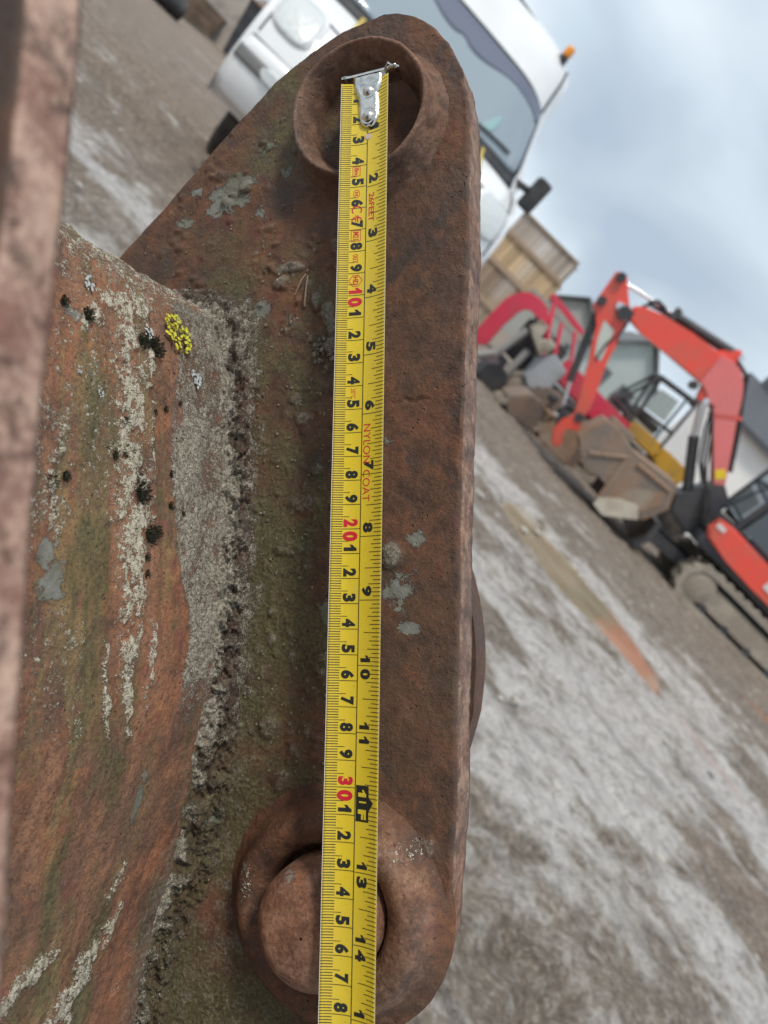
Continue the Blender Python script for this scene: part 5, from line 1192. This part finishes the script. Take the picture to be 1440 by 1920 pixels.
crate('brown timber crate at the bottom of the stack, shorter than those above', -2.25, -1.25, 16.0, .02, .60, WOODS[2])
crate('brown timber crate second from the bottom of the stack', -2.25, -1.15, 16.0, .61, 1.30, WOODS[2])
crate('yellowish fresh timber crate below the topmost grey one', -2.16, -.72, 16.0, 1.31, 1.86, WOODS[1])
crate('weathered grey timber crate on top of the stack', -2.16, -.76, 16.0, 1.87, 2.36, WOODS[0])

# ---- houses beyond
def house(name, label, cx, cy, w, d, eave, ridge, wallc, roofc, rz=0.0, chim=True, axis='x'):
    t = thing(name, label, 'house', (cx, cy, 0), rz)
    mw = painted('render_' + name + str(cx), wallc, .8, tuple(x * .7 for x in wallc), .4, .6)
    b = NB('slate_' + str(cx)); g = b.noise(6, 4, .6); mr = b.done(b.mix(g, tuple(x * .75 for x in roofc), tuple(x * 1.25 for x in roofc)), .6)
    MB().prism([(-w / 2, 0), (w / 2, 0), (w / 2, eave), (0, ridge - .12), (-w / 2, eave)], 0, d).build('wall', mw, t)
    sl = math.atan2(ridge - eave, w / 2); ln = math.hypot(w / 2, ridge - eave) + .35
    for s_ in (-1, 1):
        roof = MB().box((s_ * (w / 4 + .12), d / 2, (eave + ridge) / 2 - .07), (ln, d + .5, .10), Matrix.Rotation(s_ * sl, 3, 'Y')).build('roof', mr, t)
    if chim: MB().box((0, d * .5, ridge + .35), (.5, .6, 1.0), None, .02).build('chimney', mr, roof)
    for x in (-w * .22, w * .22):
        wf = MB().box((x, -.02, eave * .62), (.62, .06, .8)).build('window', M_grey, t); MB().box((x, -.055, eave * .62), (.5, .02, .68)).build('pane', M_glass, wf)
    return t
# long white workshop whose roof slope faces the yard
ws_t = thing('workshop', 'white walled workshop with a dark slate roof at the right behind the digger boom', 'building', (7.5, 20, 0), 0)
mw = painted('workshop_render', (0.86, 0.84, 0.81), .8, (.5, .48, .44), .3, .5)
b = NB('workshop_slate'); g = b.noise(5, 4, .6); mr = b.done(b.mix(g, (0.06, 0.062, 0.072), (0.10, 0.102, 0.115)), .6)
MB().box((0, 3, 1.37), (5.9, 6, 2.74)).build('wall', mw, ws_t)
rf = MB().prism([(-.25, 2.66), (3.0, 4.0), (6.25, 2.66), (6.25, 2.80), (3.0, 4.15), (-.25, 2.80)], -3.1, 3.1, 0, 'yz').build('roof', mr, ws_t)
for s_ in (-1, 1): MB().prism([(0, 2.74), (3.0, 3.98), (6, 2.74)], s_ * 2.9 - .05, s_ * 2.9 + .05, 0, 'yz').build('gable', mw, ws_t)
MB().box((-2.4, 3.0, 4.35), (.5, .5, .9)).build('chimney', mr, rf)
MB().box((.8, -.03, 1.1), (1.4, .06, 2.1)).build('door', M_dark, ws_t)
house('cottage', 'pale grey gabled cottage seen between digger boom and arm', 2.45, 28, 2.6, 5, 2.2, 3.45, (0.46, 0.53, 0.52), (0.13, 0.135, 0.14), R(6), False)
house('cottage', 'dark roofed cottage far off behind the crimson digger', -.2, 36, 4.2, 6, 1.9, 3.5, (0.36, 0.36, 0.34), (0.09, 0.10, 0.10), R(-12), False)

# ---- left edge: low timber wall, skip, tyre
wv_ = Vector((-4.15, 12.4, 0)); ang = math.atan2(wv_.y, wv_.x)
lw = thing('sleeper_wall', 'low wall of tan timber sleepers at the top left beyond the muddy yard', 'wall', (-17.9, 28.6, 0), ang)
tan = wood('sleeper_tan', (0.36, 0.235, 0.15)); me = None
for r_ in range(4):
    for k in range(9):
        if me is None: o = MB().box((0, 0, 0), (2.36, .22, .235), None, .015).build('sleeper', tan, lw); me = o.data
        else: o = bpy.data.objects.new('sleeper', me); col.objects.link(o); o.parent = lw
        o.location = (2.4 * k - 2.5 + (1.2 if r_ % 2 else 0), random.uniform(-.02, .02), .12 + .245 * r_)
MB().box((7.5, 0, .99), (23, .30, .05)).build('coping', painted('coping_pale', (0.40, 0.38, 0.35), .8), lw)
tag(link_mesh('verge', [(-19.0, 27.3, .02), (-17.0, 26.9, .02), (-21.5, 41.5, .02), (-23.5, 41.9, .02)], [(0, 1, 2, 3)], painted('verge_grit', (0.38, 0.36, 0.31), .9, (0.16, 0.2, 0.08), .5, .8)), 'pale gritty verge at the foot of the sleeper wall', None, None, 'structure')
hx = np.linspace(-34, -8, 60); hy = np.linspace(33, 52, 50); HX, HY = np.meshgrid(hx, hy)
hz_ = 3.4 * np.clip(1 - ((HX + 19) / 9) ** 2 - ((HY - 42) / 8) ** 2, 0, 1) ** .8 * (.6 + .8 * fbm(HX * .4, HY * .4, 71, 4)) - .05
tag(link_mesh('spoil_heap', np.stack([HX, HY, hz_], 2).reshape(-1, 3), grid_faces(50, 60), painted('spoil', (0.22, 0.19, 0.165), .9, (0.11, 0.095, 0.08), .8, .7), None, True), 'grey brown heap of spoil beyond the sleeper wall', None, None, 'structure')
sk = thing('skip', 'dark steel skip with an amber lamp, behind the van at the top left', 'skip', (-16.3, 31.5, 0), R(25))
MB().prism([(-.9, .1), (.9, .1), (1.15, 2.2), (-1.15, 2.2)], -.7, .7, .03).build('skip_body', M_dark, sk)
MB().box((0, 0, 2.2), (2.4, 1.5, .09), None, .02).build('rim', painted('rust_rim', (0.2, 0.12, 0.08), .8), sk)
MB().sphere((.15, -.5, 2.50), .26).build('warning_lamp', M_amber, sk)
dr = thing('oil_drum', 'black oil drum lying on its side on the mud at the upper left', 'drum', (-13.7, 21.2, .3), R(50))
MB().lathe([(0, -.44), (.26, -.44), (.29, -.45), (.29, -.42), (.28, -.40), (.28, -.16), (.295, -.15), (.28, -.14), (.28, .14), (.295, .15), (.28, .16), (.28, .40), (.29, .42), (.29, .45), (.26, .44), (0, .44)], Matrix.Rotation(R(90), 4, 'Y'), 26).build('drum_shell', M_black, dr)
MB().cyl((.44, .12, .08), (.46, .12, .08), .03).build('bung', M_chrome, dr)

# scattered stones on the mud
M_stone = painted('stone_pale', (0.42, 0.40, 0.36), .8, (.2, .17, .13), .4, 20)
m = MB()
for _ in range(160):
    x, y = rng.uniform(-3, 4.5), rng.uniform(1.6, 7.5); r = rng.uniform(.008, .028)
    m.sphere((x, y, .004), r, (rng.uniform(.8, 1.4), rng.uniform(.7, 1.2), rng.uniform(.4, .7)), 1)
tag(m.build('pebbles', M_stone), 'small pale stones scattered over the wet mud', 'stones', None, 'stuff')
